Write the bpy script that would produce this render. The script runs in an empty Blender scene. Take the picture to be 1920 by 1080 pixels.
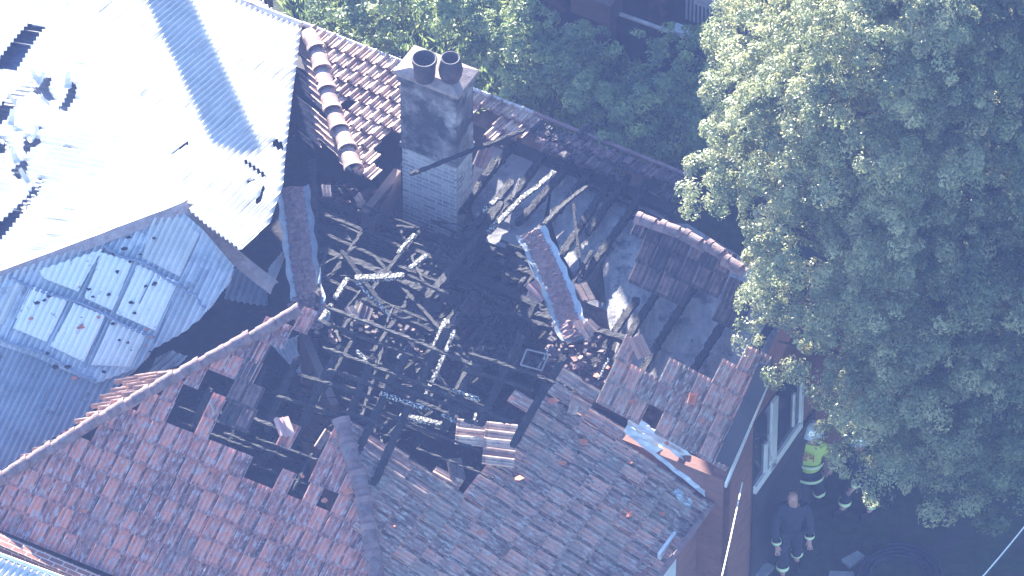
import bpy, math, random
import numpy as np
from mathutils import Vector
random.seed(7); rng = np.random.default_rng(7)
S = bpy.context.scene
COL = S.collection
R = math.radians

# ------------------------------------------------------------ camera
PITCH = R(46); DIST = 120.0; TGT = Vector((0, 0, 2.5)); HALF = 7.68
Fv = Vector((0, math.cos(PITCH), -math.sin(PITCH))); Uv = Vector((0, math.sin(PITCH), math.cos(PITCH))); Rv = Vector((1, 0, 0))
CAM = TGT - Fv * DIST
cd = bpy.data.cameras.new('camera'); co = bpy.data.objects.new('camera', cd); COL.objects.link(co)
co.location = CAM; co.rotation_euler = (R(90) - PITCH, 0, 0)
cd.angle = 2 * math.atan(HALF / DIST); cd.clip_end = 2000; cd.clip_start = 0.5
S.camera = co

# ------------------------------------------------------------ light
SUN_EL = R(17.5); SUN_AZ = R(-16)        # azimuth of the sun measured from +Y towards +X
sd = Vector((math.sin(SUN_AZ) * math.cos(SUN_EL), math.cos(SUN_AZ) * math.cos(SUN_EL), math.sin(SUN_EL)))
ld = bpy.data.lights.new('sun', 'SUN'); ld.energy = 5.0; ld.angle = R(0.5); ld.color = (1.0, 0.93, 0.82)
lo = bpy.data.objects.new('sun', ld); COL.objects.link(lo); lo.location = (0, 0, 60)
lo.rotation_euler = (-sd).to_track_quat('-Z', 'Y').to_euler()
W = bpy.data.worlds.new('World'); S.world = W; W.use_nodes = True
nt = W.node_tree; bgn = nt.nodes['Background']; sky = nt.nodes.new('ShaderNodeTexSky'); sky.sky_type = 'NISHITA'
sky.sun_disc = False; sky.ozone_density = 3.2; sky.dust_density = 0.3; sky.sun_elevation = SUN_EL; sky.sun_rotation = SUN_AZ
nt.links.new(sky.outputs[0], bgn.inputs[0]); bgn.inputs[1].default_value = 0.08
S.view_settings.view_transform = 'Standard'; S.view_settings.look = 'None'
S.view_settings.exposure = 2.8; S.view_settings.gamma = 1
S.cycles.use_denoising = True; S.cycles.max_bounces = 6; S.cycles.diffuse_bounces = 3; S.cycles.transparent_max_bounces = 6
S.cycles.volume_bounces = 0
HAZE_D = 0.00074

# ------------------------------------------------------------ pixel <-> world helpers (photo pixels, 1920 x 1080)
def ray(px, py):
    k = HALF / DIST
    return (Fv + Rv * ((px - 960) / 960 * k) + Uv * ((540 - py) / 960 * k))
def P(px, py, z):
    d = ray(px, py); t = (z - CAM.z) / d.z
    return CAM + d * t
def proj(p):
    v = Vector(p) - CAM; w = v.dot(Fv); k = DIST / HALF
    return (960 + v.x / w * k * 960, 540 - v.dot(Uv) / w * k * 960)
class Plane:
    def __init__(s, a, b, c):
        s.o = a; s.n = (b - a).cross(c - a).normalized()
        if s.n.z < 0: s.n = -s.n
    def hit(s, px, py):
        d = ray(px, py); t = (s.o - CAM).dot(s.n) / d.dot(s.n); return CAM + d * t
    def z(s, x, y):
        return s.o.z - (s.n.x * (x - s.o.x) + s.n.y * (y - s.o.y)) / s.n.z
YAW = R(29)
U = Vector((math.cos(YAW), -math.sin(YAW), 0)); V = Vector((math.sin(YAW), math.cos(YAW), 0)); Z = Vector((0, 0, 1))
def inside(poly, x, y):
    c = False; n = len(poly); j = n - 1
    for i in range(n):
        xi, yi = poly[i]; xj, yj = poly[j]
        if (yi > y) != (yj > y) and x < (xj - xi) * (y - yi) / (yj - yi) + xi: c = not c
        j = i
    return c

# ------------------------------------------------------------ mesh builder and object tags
WL = {}
class MB:
    def __init__(s): s.v = []; s.f = []; s.t = []; s.uv = []; s.m = []
    def face(s, pts, tint=0.5, uv=None, mi=0):
        b = len(s.v); s.v.extend([tuple(p) for p in pts]); s.f.append(tuple(range(b, b + len(pts)))); s.t.append(tint)
        s.uv.append(uv or [(0, 0)] * len(pts)); s.m.append(mi)
    def grid(s, rows, tint=0.5, close=False):
        b = len(s.v); n = len(rows[0])
        for r in rows: s.v.extend([tuple(p) for p in r])
        for i in range(len(rows) - 1):
            for j in range(n if close else n - 1):
                k = (j + 1) % n
                s.f.append((b + i * n + j, b + i * n + k, b + (i + 1) * n + k, b + (i + 1) * n + j)); s.t.append(tint)
                s.uv.append([(0, 0)] * 4); s.m.append(0)
    def box(s, o, ax, ay, az, tint=0.5):
        """box spanned by three edge vectors from corner o, with metre uv on every face"""
        o = Vector(o); lx, ly, lz = ax.length, ay.length, az.length
        def q(a, e1, e2, l1, l2, u0=0):
            s.face([a, a + e1, a + e1 + e2, a + e2], tint, [(u0, 0), (u0 + l1, 0), (u0 + l1, l2), (u0, l2)])
        q(o, ax, az, lx, lz); q(o + ax, ay, az, ly, lz, lx); q(o + ax + ay, -ax, az, lx, lz, 1.3); q(o + ay, -ay, az, ly, lz, .7)
        q(o + az, ax, ay, lx, ly); q(o + ay, ax, -ay, lx, ly)
    def prism(s, poly, h, tint=0.5):
        """closed prism: polygon (list of Vector) extruded by vector h, with metre uv"""
        n = len(poly); a = [Vector(p) for p in poly]; b = [p + h for p in a]
        def uvf(pts):
            e1 = (pts[1] - pts[0]).normalized(); nn = (pts[1] - pts[0]).cross(pts[-1] - pts[0]).normalized(); e2 = nn.cross(e1)
            return [((p - pts[0]).dot(e1), (p - pts[0]).dot(e2)) for p in pts]
        s.face(a, tint, uvf(a)); s.face(b[::-1], tint, uvf(b[::-1])); L = 0
        for i in range(n):
            j = (i + 1) % n; e = (a[j] - a[i]).length
            s.face([a[i], a[j], b[j], b[i]], tint, [(L, 0), (L + e, 0), (L + e, h.length), (L, h.length)]); L += e
    def tube(s, pts, r, n=8, tint=0.5, cap=True):
        rows = []; pts = [Vector(p) for p in pts]
        for i, p in enumerate(pts):
            d = (pts[min(i + 1, len(pts) - 1)] - pts[max(i - 1, 0)]).normalized()
            a = d.cross(Z if abs(d.z) < .9 else Vector((1, 0, 0))).normalized(); b = d.cross(a)
            rr = r[i] if isinstance(r, (list, tuple)) else r
            rows.append([p + a * math.cos(2 * math.pi * k / n) * rr + b * math.sin(2 * math.pi * k / n) * rr for k in range(n)])
        s.grid(rows, tint, close=True)
        if cap:
            s.face(rows[0][::-1], tint); s.face(rows[-1], tint)
    def build(s, name, mat, parent=None, smooth=False):
        if not s.v: print('EMPTY', name); return None
        v = np.array(s.v, dtype=np.float64); c = (v.min(0) + v.max(0)) / 2; c[2] = v[:, 2].min()
        me = bpy.data.meshes.new(name)
        me.from_pydata([tuple(x) for x in (v - c)], [], s.f)
        at = me.attributes.new('tint', 'FLOAT', 'FACE'); at.data.foreach_set('value', np.array(s.t, dtype=np.float32))
        uvl = me.uv_layers.new(name='UVMap'); flat = [c2 for f in s.uv for p in f for c2 in p]
        uvl.data.foreach_set('uv', np.array(flat, dtype=np.float32))
        mats = mat if isinstance(mat, (list, tuple)) else [mat]
        for m in mats: me.materials.append(m)
        if len(mats) > 1: me.polygons.foreach_set('material_index', np.array(s.m, dtype=np.int32))
        if smooth: me.polygons.foreach_set('use_smooth', [True] * len(s.f))
        me.update()
        o = bpy.data.objects.new(name, me); COL.objects.link(o)
        wl = Vector(c); WL[o.name] = wl
        if parent is not None: o.parent = parent; o.location = wl - WL[parent.name]
        else: o.location = wl
        return o
def tag(o, label=None, cat=None, group=None, kind=None):
    if label: o['label'] = label
    if cat: o['category'] = cat
    if group: o['group'] = group
    if kind: o['kind'] = kind
    return o
def thing(name, label, cat, loc, group=None):
    o = bpy.data.objects.new(name, None); COL.objects.link(o); o.location = loc; WL[o.name] = Vector(loc); o.empty_display_size = .2
    return tag(o, label, cat, group)

# ------------------------------------------------------------ materials
def mat(name, stops, scale=4.0, rough=0.7, bump=0.0, bscale=None, metal=0.0, tintw=0.0, spec=0.5, detail=6, second=None,
        uvbrick=None, stretch=None, uvs=None, trans=0.0, spot=None):
    """noise -> colour ramp base; tint (per tile/leaf value) shifts the ramp position"""
    m = bpy.data.materials.new(name); m.use_nodes = True; t = m.node_tree; L = t.links.new; N = t.nodes.new
    b = t.nodes['Principled BSDF']; b.inputs['Roughness'].default_value = rough; b.inputs['Metallic'].default_value = metal
    b.inputs['Specular IOR Level'].default_value = spec
    tc = N('ShaderNodeTexCoord'); geo = N('ShaderNodeNewGeometry'); co_ = geo.outputs['Position']
    if stretch:
        mp = N('ShaderNodeMapping'); mp.inputs['Scale'].default_value = stretch; L(co_, mp.inputs[0]); co_ = mp.outputs[0]
    if uvs:
        mp = N('ShaderNodeMapping'); mp.inputs['Scale'].default_value = uvs; L(tc.outputs['UV'], mp.inputs[0]); co_ = mp.outputs[0]
    nz = N('ShaderNodeTexNoise'); nz.inputs['Scale'].default_value = scale; nz.inputs['Detail'].default_value = detail
    nz.inputs['Roughness'].default_value = 0.65; L(co_, nz.inputs['Vector'])
    fac = nz.outputs[0]
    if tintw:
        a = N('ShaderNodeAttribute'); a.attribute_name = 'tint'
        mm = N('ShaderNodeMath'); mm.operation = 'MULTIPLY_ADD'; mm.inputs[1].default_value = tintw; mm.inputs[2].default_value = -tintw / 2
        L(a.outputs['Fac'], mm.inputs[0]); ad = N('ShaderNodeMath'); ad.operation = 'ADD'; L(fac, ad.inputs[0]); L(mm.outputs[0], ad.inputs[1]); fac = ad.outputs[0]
    cr = N('ShaderNodeValToRGB'); e = cr.color_ramp.elements
    e[0].position, e[0].color = stops[0][0], (*stops[0][1], 1); e[1].position, e[1].color = stops[-1][0], (*stops[-1][1], 1)
    for p_, c_ in stops[1:-1]:
        x = e.new(p_); x.color = (*c_, 1)
    L(fac, cr.inputs[0]); out = cr.outputs[0]
    if second:      # (scale, threshold lo, hi, colour): blotches such as lichen, soot or rust
        for (sc, lo_, hi_, c2) in second:
            n2 = N('ShaderNodeTexNoise'); n2.inputs['Scale'].default_value = sc; n2.inputs['Detail'].default_value = 8; n2.inputs['Roughness'].default_value = .7
            mp2 = N('ShaderNodeMapping'); mp2.inputs['Location'].default_value = (sc * 3.1, sc, 7); L(co_ if (uvs and sc > 10) else geo.outputs['Position'], mp2.inputs[0]); L(mp2.outputs[0], n2.inputs['Vector'])
            mr = N('ShaderNodeMapRange'); mr.inputs[1].default_value = lo_; mr.inputs[2].default_value = hi_; L(n2.outputs[0], mr.inputs[0])
            mx = N('ShaderNodeMix'); mx.data_type = 'RGBA'; L(mr.outputs[0], mx.inputs[0]); L(out, mx.inputs[6]); mx.inputs[7].default_value = (*c2, 1); out = mx.outputs[2]
    h = None
    if uvbrick:
        (bw, bh, mort, mcol) = uvbrick
        br = N('ShaderNodeTexBrick'); L(tc.outputs['UV'], br.inputs['Vector']); br.inputs['Scale'].default_value = 1
        br.inputs['Brick Width'].default_value = bw; br.inputs['Row Height'].default_value = bh; br.inputs['Mortar Size'].default_value = mort
        br.inputs['Mortar Smooth'].default_value = .2; br.inputs['Bias'].default_value = 0
        bc_ = .62 if mort > .007 else .9; br.inputs['Color1'].default_value = (bc_, bc_, bc_, 1); br.inputs['Color2'].default_value = (1.1, 1.1, 1.1, 1)
        ml = N('ShaderNodeMix'); ml.data_type = 'RGBA'; ml.blend_type = 'MULTIPLY'; ml.inputs[0].default_value = 1; L(out, ml.inputs[6]); L(br.outputs[0], ml.inputs[7])
        mx = N('ShaderNodeMix'); mx.data_type = 'RGBA'; L(br.outputs['Fac'], mx.inputs[0]); L(ml.outputs[2], mx.inputs[6]); mx.inputs[7].default_value = (*mcol, 1); out = mx.outputs[2]
        h = br.outputs['Fac']
    L(out, b.inputs['Base Color'])
    if bump:
        nb = N('ShaderNodeTexNoise'); nb.inputs['Scale'].default_value = bscale or scale * 4; nb.inputs['Detail'].default_value = 4; L(co_, nb.inputs['Vector'])
        bp = N('ShaderNodeBump'); bp.inputs['Strength'].default_value = bump; bp.inputs['Distance'].default_value = 0.02
        hh = nb.outputs[0]
        if h is not None:
            s2 = N('ShaderNodeMath'); s2.operation = 'SUBTRACT'; L(nb.outputs[0], s2.inputs[0]); L(h, s2.inputs[1]); hh = s2.outputs[0]
        L(hh, bp.inputs['Height']); L(bp.outputs[0], b.inputs['Normal'])
    if trans:
        o_ = t.nodes['Material Output']; tr = N('ShaderNodeBsdfTranslucent'); L(out, tr.inputs[0])
        ms = N('ShaderNodeMixShader'); ms.inputs[0].default_value = trans; L(b.outputs[0], ms.inputs[1]); L(tr.outputs[0], ms.inputs[2]); L(ms.outputs[0], o_.inputs[0])
    return m
M = {}
M['tile_red'] = mat('terracotta_weathered', [(.22, (.10, .06, .06)), (.42, (.43, .17, .135)), (.60, (.74, .29, .20))], 9, .8, .5, 30, tintw=.28, uvs=(1, .3, 1),
                    second=[(22, .50, .60, (.50, .40, .40)), (1.3, .54, .74, (.27, .20, .20)), (30, .60, .66, (.06, .055, .055))])
M['tile_grey'] = mat('terracotta_lichen', [(.22, (.09, .065, .06)), (.45, (.33, .20, .175)), (.64, (.60, .31, .24))], 9, .8, .5, 30, tintw=.28, uvs=(1, .3, 1),
                     second=[(20, .50, .62, (.48, .43, .39)), (1.5, .50, .70, (.29, .25, .215)), (28, .58, .66, (.07, .065, .055))])
M['tile_lit'] = mat('terracotta_sunlit', [(.30, (.26, .16, .13)), (.50, (.52, .36, .28)), (.70, (.66, .50, .40))], 6, .75, .4, 50, tintw=.4,
                    second=[(5, .50, .70, (.24, .19, .19))])  # paler copy of the roof tile; sunshine is put into its colour
M['tile_burnt'] = mat('terracotta_sooty', [(.30, (.035, .03, .035)), (.55, (.12, .08, .08)), (.75, (.24, .14, .125))], 5, .8, .4, 50, tintw=.4)
M['tile_fresh'] = mat('terracotta_fresh_break', [(.3, (.50, .13, .07)), (.7, (.62, .24, .13))], 8, .8, .2)
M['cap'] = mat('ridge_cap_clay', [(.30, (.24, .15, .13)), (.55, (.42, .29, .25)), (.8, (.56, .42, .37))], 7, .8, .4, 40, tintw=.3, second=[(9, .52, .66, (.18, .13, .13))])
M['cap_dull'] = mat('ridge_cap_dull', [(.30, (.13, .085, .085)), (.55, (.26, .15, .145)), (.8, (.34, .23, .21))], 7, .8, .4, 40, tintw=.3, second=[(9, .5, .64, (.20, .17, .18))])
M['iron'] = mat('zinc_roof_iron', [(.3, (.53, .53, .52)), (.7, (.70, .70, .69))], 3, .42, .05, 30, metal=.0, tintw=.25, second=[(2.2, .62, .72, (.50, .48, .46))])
M['iron_front'] = mat('shade_blue_roof_iron', [(.3, (.19, .22, .27)), (.7, (.32, .36, .42))], 2.5, .5, .1, 30, metal=.0, tintw=.30, second=[(3.5, .60, .66, (.16, .13, .13)), (1.1, .50, .70, (.26, .30, .38))])  # darker, bluer copy of the iron; the slope's shade is in the colour
M['iron_mid'] = mat('pale_shade_roof_iron', [(.3, (.38, .42, .46)), (.7, (.56, .59, .63))], 2.5, .5, .1, 30, tintw=.5, second=[(3.5, .58, .66, (.22, .20, .21)), (1.3, .50, .66, (.28, .32, .38))])  # lighter bluish copy for the upper front slope, shade coloured in
M['white_sheet'] = mat('pale_translucent_sheet', [(.3, (.74, .75, .76)), (.7, (.82, .82, .82))], 3, .5, .1, 30, second=[(6, .62, .66, (.25, .2, .2))])
M['capmetal'] = mat('rusty_ridge_flashing', [(.3, (.24, .18, .17)), (.6, (.40, .32, .31)), (.8, (.50, .42, .41))], 6, .55, .2, 40, second=[(8, .58, .66, (.30, .17, .14))])
M['shadow_sarking'] = mat('shadow_blue_sarking', [(.3, (.14, .17, .25)), (.7, (.24, .28, .36))], 5, .6, .2)  # cast-shadow blue put into the sheet colour
M['char'] = mat('charred_timber', [(.3, (.008, .008, .010)), (.6, (.02, .02, .024)), (.8, (.035, .033, .035))], 14, .75, 1.0, 45, spec=.25)
M['char_grey'] = mat('ashen_timber', [(.3, (.012, .012, .015)), (.60, (.022, .022, .026)), (.70, (.10, .10, .10)), (.82, (.36, .34, .32))], 12, .7, .9, 55, spec=.3)
M['silver'] = mat('glint_flecked_char', [(.47, (.012, .012, .012)), (.53, (.22, .21, .20)), (.60, (.70, .68, .63))], 30, .6, .9, 60, spec=.3)  # white flecks put sun glints on black char into the colour
M['soot'] = mat('soot_floor', [(.3, (.010, .010, .013)), (.6, (.03, .03, .035)), (.8, (.09, .085, .09))], 2.2, .95, .8, 14)
M['plaster'] = mat('smoked_plaster', [(.3, (.13, .13, .15)), (.5, (.22, .215, .23)), (.7, (.34, .33, .33))], 1.6, .9, .4, 18, second=[(1.0, .50, .66, (.07, .07, .085)), (7, .62, .68, (.05, .05, .06))])
M['lath'] = mat('scorched_lath_ceiling', [(.3, (.12, .12, .13)), (.5, (.25, .24, .24)), (.7, (.40, .38, .37))], 1.8, .9, .7, 20, stretch=(3, 1, 1), second=[(2.2, .54, .64, (.06, .06, .075)), (11, .60, .66, (.04, .04, .05))])
M['brick'] = mat('red_brick', [(.3, (.20, .075, .05)), (.6, (.32, .12, .08)), (.8, (.42, .17, .11))], 3, .85, .5, 50, uvbrick=(.23, .086, .010, (.50, .42, .38)))
M['brick_wall'] = mat('brown_brick', [(.3, (.20, .10, .08)), (.6, (.27, .125, .095)), (.8, (.32, .15, .11))], 2, .85, .3, 50, uvbrick=(.23, .086, .006, (.24, .125, .10)))
M['chimney'] = mat('pale_painted_brick', [(.3, (.34, .31, .31)), (.6, (.50, .46, .44)), (.8, (.60, .57, .54))], 3, .85, .5, 50, uvbrick=(.23, .08, .010, (.62, .60, .59)), second=[(3.0, .55, .68, (.13, .12, .13))])
M['render'] = mat('sooty_render', [(.3, (.09, .085, .09)), (.5, (.17, .15, .155)), (.68, (.42, .40, .40))], 2.6, .85, .4, 30, second=[(1.9, .46, .58, (.04, .038, .042))])
M['caproof'] = mat('chimney_cap_mortar', [(.3, (.20, .15, .14)), (.7, (.42, .34, .31))], 7, .9, .5, 50)
M['pot'] = mat('clay_pot', [(.3, (.05, .04, .045)), (.6, (.12, .08, .08)), (.8, (.24, .14, .12))], 6, .7, .2, second=[(3, .42, .55, (.04, .036, .04))])
M['black'] = mat('soot_black', [(.3, (.006, .006, .007)), (.7, (.015, .015, .016))], 8, .9)
M['white'] = mat('white_paint', [(.3, (.66, .66, .66)), (.7, (.82, .82, .82))], 5, .45, .1, 30)
M['gutter'] = mat('old_white_gutter', [(.3, (.42, .38, .37)), (.7, (.70, .66, .64))], 6, .5, .1, 30, second=[(5, .55, .65, (.25, .17, .15))])
M['valley'] = mat('galvanised_valley', [(.3, (.26, .30, .34)), (.6, (.42, .47, .52)), (.8, (.58, .62, .66))], 4, .45, .2, 30, metal=.2, second=[(4, .56, .66, (.30, .20, .19))])
M['flash_light'] = mat('weathered_lead_flashing', [(.3, (.45, .50, .54)), (.6, (.68, .73, .76)), (.8, (.78, .80, .80))], 5, .5, .2, 30)
M['debris'] = mat('debris_clay_dust', [(.3, (.14, .09, .09)), (.6, (.32, .19, .17)), (.8, (.44, .30, .27))], 12, .9, 1.0, 30)
M['glass'] = mat('dark_glass', [(.3, (.02, .025, .03)), (.7, (.05, .06, .07))], 2, .08, 0, spec=.8)
M['glass_sky'] = mat('window_pane', [(.3, (.12, .15, .20)), (.7, (.30, .34, .38))], 2, .1, 0, spec=.8)
M['darkwall'] = mat('dark_facade', [(.3, (.03, .028, .032)), (.7, (.06, .052, .055))], 2, .8, .2)
M['brownwall'] = mat('brown_facade', [(.3, (.10, .07, .06)), (.7, (.17, .12, .10))], 2, .8, .2)
M['grass'] = mat('shaded_lawn', [(.3, (.022, .035, .018)), (.6, (.045, .065, .03)), (.8, (.07, .085, .045))], 6, .95, .8, 40, second=[(1.2, .52, .66, (.05, .05, .045))])
M['path'] = mat('brick_red_path', [(.3, (.16, .09, .07)), (.7, (.28, .15, .12))], 5, .9, .4, 30)
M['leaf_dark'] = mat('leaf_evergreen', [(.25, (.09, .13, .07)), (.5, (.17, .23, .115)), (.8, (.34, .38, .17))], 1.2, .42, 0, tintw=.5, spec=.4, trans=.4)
M['leaf_pale'] = mat('leaf_sun_paled', [(.25, (.13, .17, .085)), (.5, (.30, .34, .17)), (.8, (.60, .58, .32))], 1.2, .4, 0, tintw=.5, spec=.5, trans=.38)  # pale tones raised beyond real leaf to carry sunlight
M['leaf_bush'] = mat('leaf_bush', [(.25, (.11, .17, .08)), (.5, (.24, .32, .13)), (.8, (.46, .52, .18))], 1.2, .42, 0, tintw=.5, spec=.5, trans=.35)
M['bark'] = mat('bark', [(.3, (.06, .05, .04)), (.7, (.14, .11, .09))], 12, .9, .8, 30)
M['hivis'] = mat('hi_vis_yellow', [(.3, (.50, .62, .10)), (.7, (.62, .74, .16))], 6, .7, .2)
M['reflect'] = mat('reflective_tape', [(.3, (.68, .82, .45)), (.7, (.80, .90, .55))], 20, .35, 0)
M['navy'] = mat('navy_cloth', [(.3, (.012, .015, .03)), (.7, (.03, .035, .055))], 8, .85, .3)
M['skin'] = mat('skin', [(.3, (.42, .22, .16)), (.7, (.55, .31, .24))], 8, .6)
M['helmet'] = mat('silver_helmet', [(.3, (.55, .58, .60)), (.7, (.85, .87, .88))], 18, .25, .2, metal=.3)
M['redmark'] = mat('red_print', [(.3, (.6, .12, .10)), (.7, (.7, .2, .15))], 10, .7)
M['wire'] = mat('pale_cable', [(.3, (.7, .68, .64)), (.7, (.85, .83, .8))], 5, .5)
M['board'] = mat('pale_board', [(.3, (.22, .22, .24)), (.7, (.36, .36, .36))], 5, .8, .3)

# ------------------------------------------------------------ pattern builders
def corr(pl, poly, d0, d1, period=.095, amp=.025, holes=(), lap=None, wob=.01, off=0.0, seed=0, tdiv=.35, sheet=.76):
    """corrugated sheets on a plane, cut to a photo-pixel outline; ribs run from d0 to d1"""
    mb = MB(); e_t = (pl.hit(*d1) - pl.hit(*d0)).normalized(); e_s = pl.n.cross(e_t).normalized(); o = pl.hit(*d0)
    def st(p): q = pl.hit(*p) - o; return (q.dot(e_s), q.dot(e_t))
    polys = [[st(p) for p in poly]] + [[st(p) for p in h] for h in holes]
    smin = min(p[0] for p in polys[0]); smax = max(p[0] for p in polys[0]); ds = period / 8
    rs = random.Random(seed); ph = [rs.uniform(0, 6.28) for _ in range(6)]
    tints = {}
    def hgt(s_, t_):
        h = amp * math.sin(2 * math.pi * s_ / period) + wob * (math.sin(s_ * 2.1 + ph[0]) * math.sin(t_ * 1.3 + ph[1]) + .6 * math.sin(s_ * 5.3 + t_ * 2.2 + ph[2]))
        if lap: h -= .012 * (((t_ + ph[3]) / lap) % 1.0)
        return h + off
    n = int((smax - smin) / ds)
    for i in range(n):
        s0 = smin + i * ds; s1 = s0 + ds; sm = (s0 + s1) / 2; xs = []
        for pg in polys:
            for k in range(len(pg)):
                a, b = pg[k], pg[(k + 1) % len(pg)]
                if (a[0] > sm) != (b[0] > sm): xs.append(a[1] + (b[1] - a[1]) * (sm - a[0]) / (b[0] - a[0]))
        xs.sort()
        for k in range(0, len(xs) - 1, 2):
            t0, t1 = xs[k], xs[k + 1]; m = max(1, int((t1 - t0) / tdiv)); rows = []
            for q in range(m + 1):
                t_ = t0 + (t1 - t0) * q / m
                rows.append([o + e_s * s0 + e_t * t_ + pl.n * hgt(s0, t_), o + e_s * s1 + e_t * t_ + pl.n * hgt(s1, t_)])
            for q in range(m):
                tm = t0 + (t1 - t0) * (q + .5) / m
                key = (int(sm / sheet), int((tm + ph[3]) / lap) if lap else 0)
                if key not in tints: tints[key] = rs.random()
                mb.face([rows[q][0], rows[q][1], rows[q + 1][1], rows[q + 1][0]], tints[key])
    return mb
# roman profile of one clay tile: (across 0..1, height)
PROF = [(0, .0), (.06, .03), (.14, .040), (.24, .040), (.32, .026), (.38, .004), (.52, .0), (.56, .014), (.62, .014), (.66, .0), (.90, .0), (1.0, .004)]
PROF_FLAT = [(0, .0), (.05, .028), (.14, .030), (.19, .004), (.32, .002), (.37, .026), (.46, .026), (.51, .002), (.66, .002), (.71, .026), (.80, .026), (.86, .002), (1.0, .0)]
def tiles(pl, poly, up0, up1, c0, c1, w=.24, g=.33, holes=(), prof=PROF, miss=0.0, jit=.006, sag=None, seed=0, over=.05, lift=.045, rag=0.0, hs=1.0):
    """overlapping clay tiles laid in courses on a plane wherever the outline (photo pixels) says there are tiles"""
    mb = MB(); rs = random.Random(seed); o = pl.hit(*up0); prof = [(f, h * hs) for f, h in prof]
    eu = (pl.hit(*up1) - o).normalized(); ec = (pl.hit(*c1) - pl.hit(*c0)).normalized()
    a11 = 1; k = eu.dot(ec); den = 1 - k * k
    def cu(p):
        q = p - o; x = q.dot(ec); y = q.dot(eu); return ((x - k * y) / den, (y - k * x) / den)
    pts = [cu(pl.hit(*p)) for p in poly]
    c_lo, c_hi = min(p[0] for p in pts), max(p[0] for p in pts); u_lo, u_hi = min(p[1] for p in pts), max(p[1] for p in pts)
    for j in range(int(u_lo / g) - 1, int(u_hi / g) + 2):
        rowoff = rs.uniform(-.02, .02)
        for i in range(int(c_lo / w) - 1, int(c_hi / w) + 2):
            b = o + eu * ((j - .5) * g) + ec * ((i - .5) * w + rowoff); cen = b + eu * g * .5 + ec * w * .5
            x, y = proj(cen)
            if rag: x += rs.uniform(-rag, rag); y += rs.uniform(-rag, rag)
            if not inside(poly, x, y) or any(inside(h, x, y) for h in holes) or rs.random() < miss: continue
            dz = Vector((0, 0, 0)); rot = rs.gauss(0, .012)
            if sag: dz = Z * sag(*proj(cen))
            nj = rs.gauss(0, jit); ti = rs.random(); tl = rs.gauss(0, jit)
            def pt(f, t_, h): return b + dz + ec * (f * w * .955 + rot * t_) + eu * t_ + pl.n * (h + nj + lift * (1 - t_ / (g + over)) + tl * (f - .5))
            lo_ = [pt(f, 0, h) for f, h in prof]; hi = [pt(f, g + over, h) for f, h in prof]; bt = [pt(f, 0, h - .020) for f, h in prof]
            m_ = [pt(f, .05, h) for f, h in prof]; nb_ = len(mb.f)
            mb.grid([hi, m_], ti); mb.grid([m_, lo_], ti * .45 - .15); mb.grid([lo_, bt], -.6)  # lower strip and lip coloured darker to stand for overlap shadow
            for q_ in (0, len(prof) - 2): mb.t[nb_ + q_] = ti * .3 - .5  # side joints darkened in colour the same way
            uo = rs.uniform(0, 40)
            for fi in range(nb_, len(mb.f)):
                mb.uv[fi] = [(uo + (Vector(mb.v[vi]) - b).dot(ec), (Vector(mb.v[vi]) - b).dot(eu)) for vi in mb.f[fi]]
            mb.face([lo_[0], hi[0], pt(0, g + over, -.02), bt[0]], ti); mb.face([hi[-1], lo_[-1], bt[-1], pt(1, g + over, -.02)], ti)
    return mb
def caps(pts, r=.12, ln=.42, seed=0, lift=.03, shrink=.82, up=Z, jit=.01):
    """half-round ridge caps along a line of world points, each slipping over the next"""
    mb = MB(); rs = random.Random(seed); pts = [Vector(p) for p in pts]
    L = [0]
    for a, b in zip(pts, pts[1:]): L.append(L[-1] + (b - a).length)
    def at(s_):
        s_ = max(0, min(L[-1], s_))
        for k in range(len(pts) - 1):
            if s_ <= L[k + 1] + 1e-6: return pts[k].lerp(pts[k + 1], (s_ - L[k]) / (L[k + 1] - L[k]))
        return pts[-1]
    n = max(1, round(L[-1] / ln)); stp = L[-1] / n
    for i in range(n):
        a = at(i * stp); b = at((i + 1) * stp + .05); d = (b - a).normalized(); side = d.cross(up).normalized(); nn = side.cross(d)
        jx = rs.gauss(0, jit); ti = rs.random(); rows = []
        for (q, rr, dr) in ((0, r, lift), (.18, r * .97, lift * .9), (.2, r * .9, lift * .8), (1, r * shrink, 0)):
            p = a.lerp(b, q) + side * jx
            rows.append([p + side * (math.cos(math.pi * k / 10) * rr * 1.05) + nn * (math.sin(math.pi * k / 10) * rr * .85 + dr) for k in range(11)])
        inner = [p - (p - (a + nn * lift)) * .14 for p in rows[0]]
        mb.grid([inner, rows[0]], ti * .6); mb.grid(rows, ti)
        mb.grid([inner, [p + d * .3 for p in inner]], .1)
    return mb
def beam(p0, p1, w=.09, h=.05, rough=.010, seed=None, mb=None, taper=1.0, step=.06):
    """a burnt timber: a bar with knocked and pitted faces"""
    mb = mb or MB(); rs = random.Random(seed if seed is not None else hash((round(p0.x, 3), round(p1.y, 3)))); d = p1 - p0; n = max(2, int(d.length / step)); dn = d.normalized()
    a = dn.cross(Z if abs(dn.z) < .95 else Vector((1, 0, 0))).normalized(); b = a.cross(dn); rows = []
    ba = rs.uniform(-.03, .03) * d.length / 2; bb = rs.uniform(-.02, .02) * d.length / 2
    for i in range(n + 1):
        q = i / n; p = p0 + d * q + a * ba * math.sin(math.pi * q) + b * bb * math.sin(math.pi * q); k = 1 - (1 - taper) * q
        if i in (0, n): k *= .75
        ring = []
        for (sx, sy) in ((-1, -1), (0, -1), (1, -1), (1, 0), (1, 1), (0, 1), (-1, 1), (-1, 0)):
            ring.append(p + a * (sx * w / 2 * k + rs.gauss(0, rough)) + b * (sy * h / 2 * k + rs.gauss(0, rough * .7)) + dn * rs.gauss(0, rough))
        rows.append(ring)
    mb.grid(rows, close=True); mb.face(rows[0][::-1]); mb.face(rows[-1]); return mb
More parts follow.
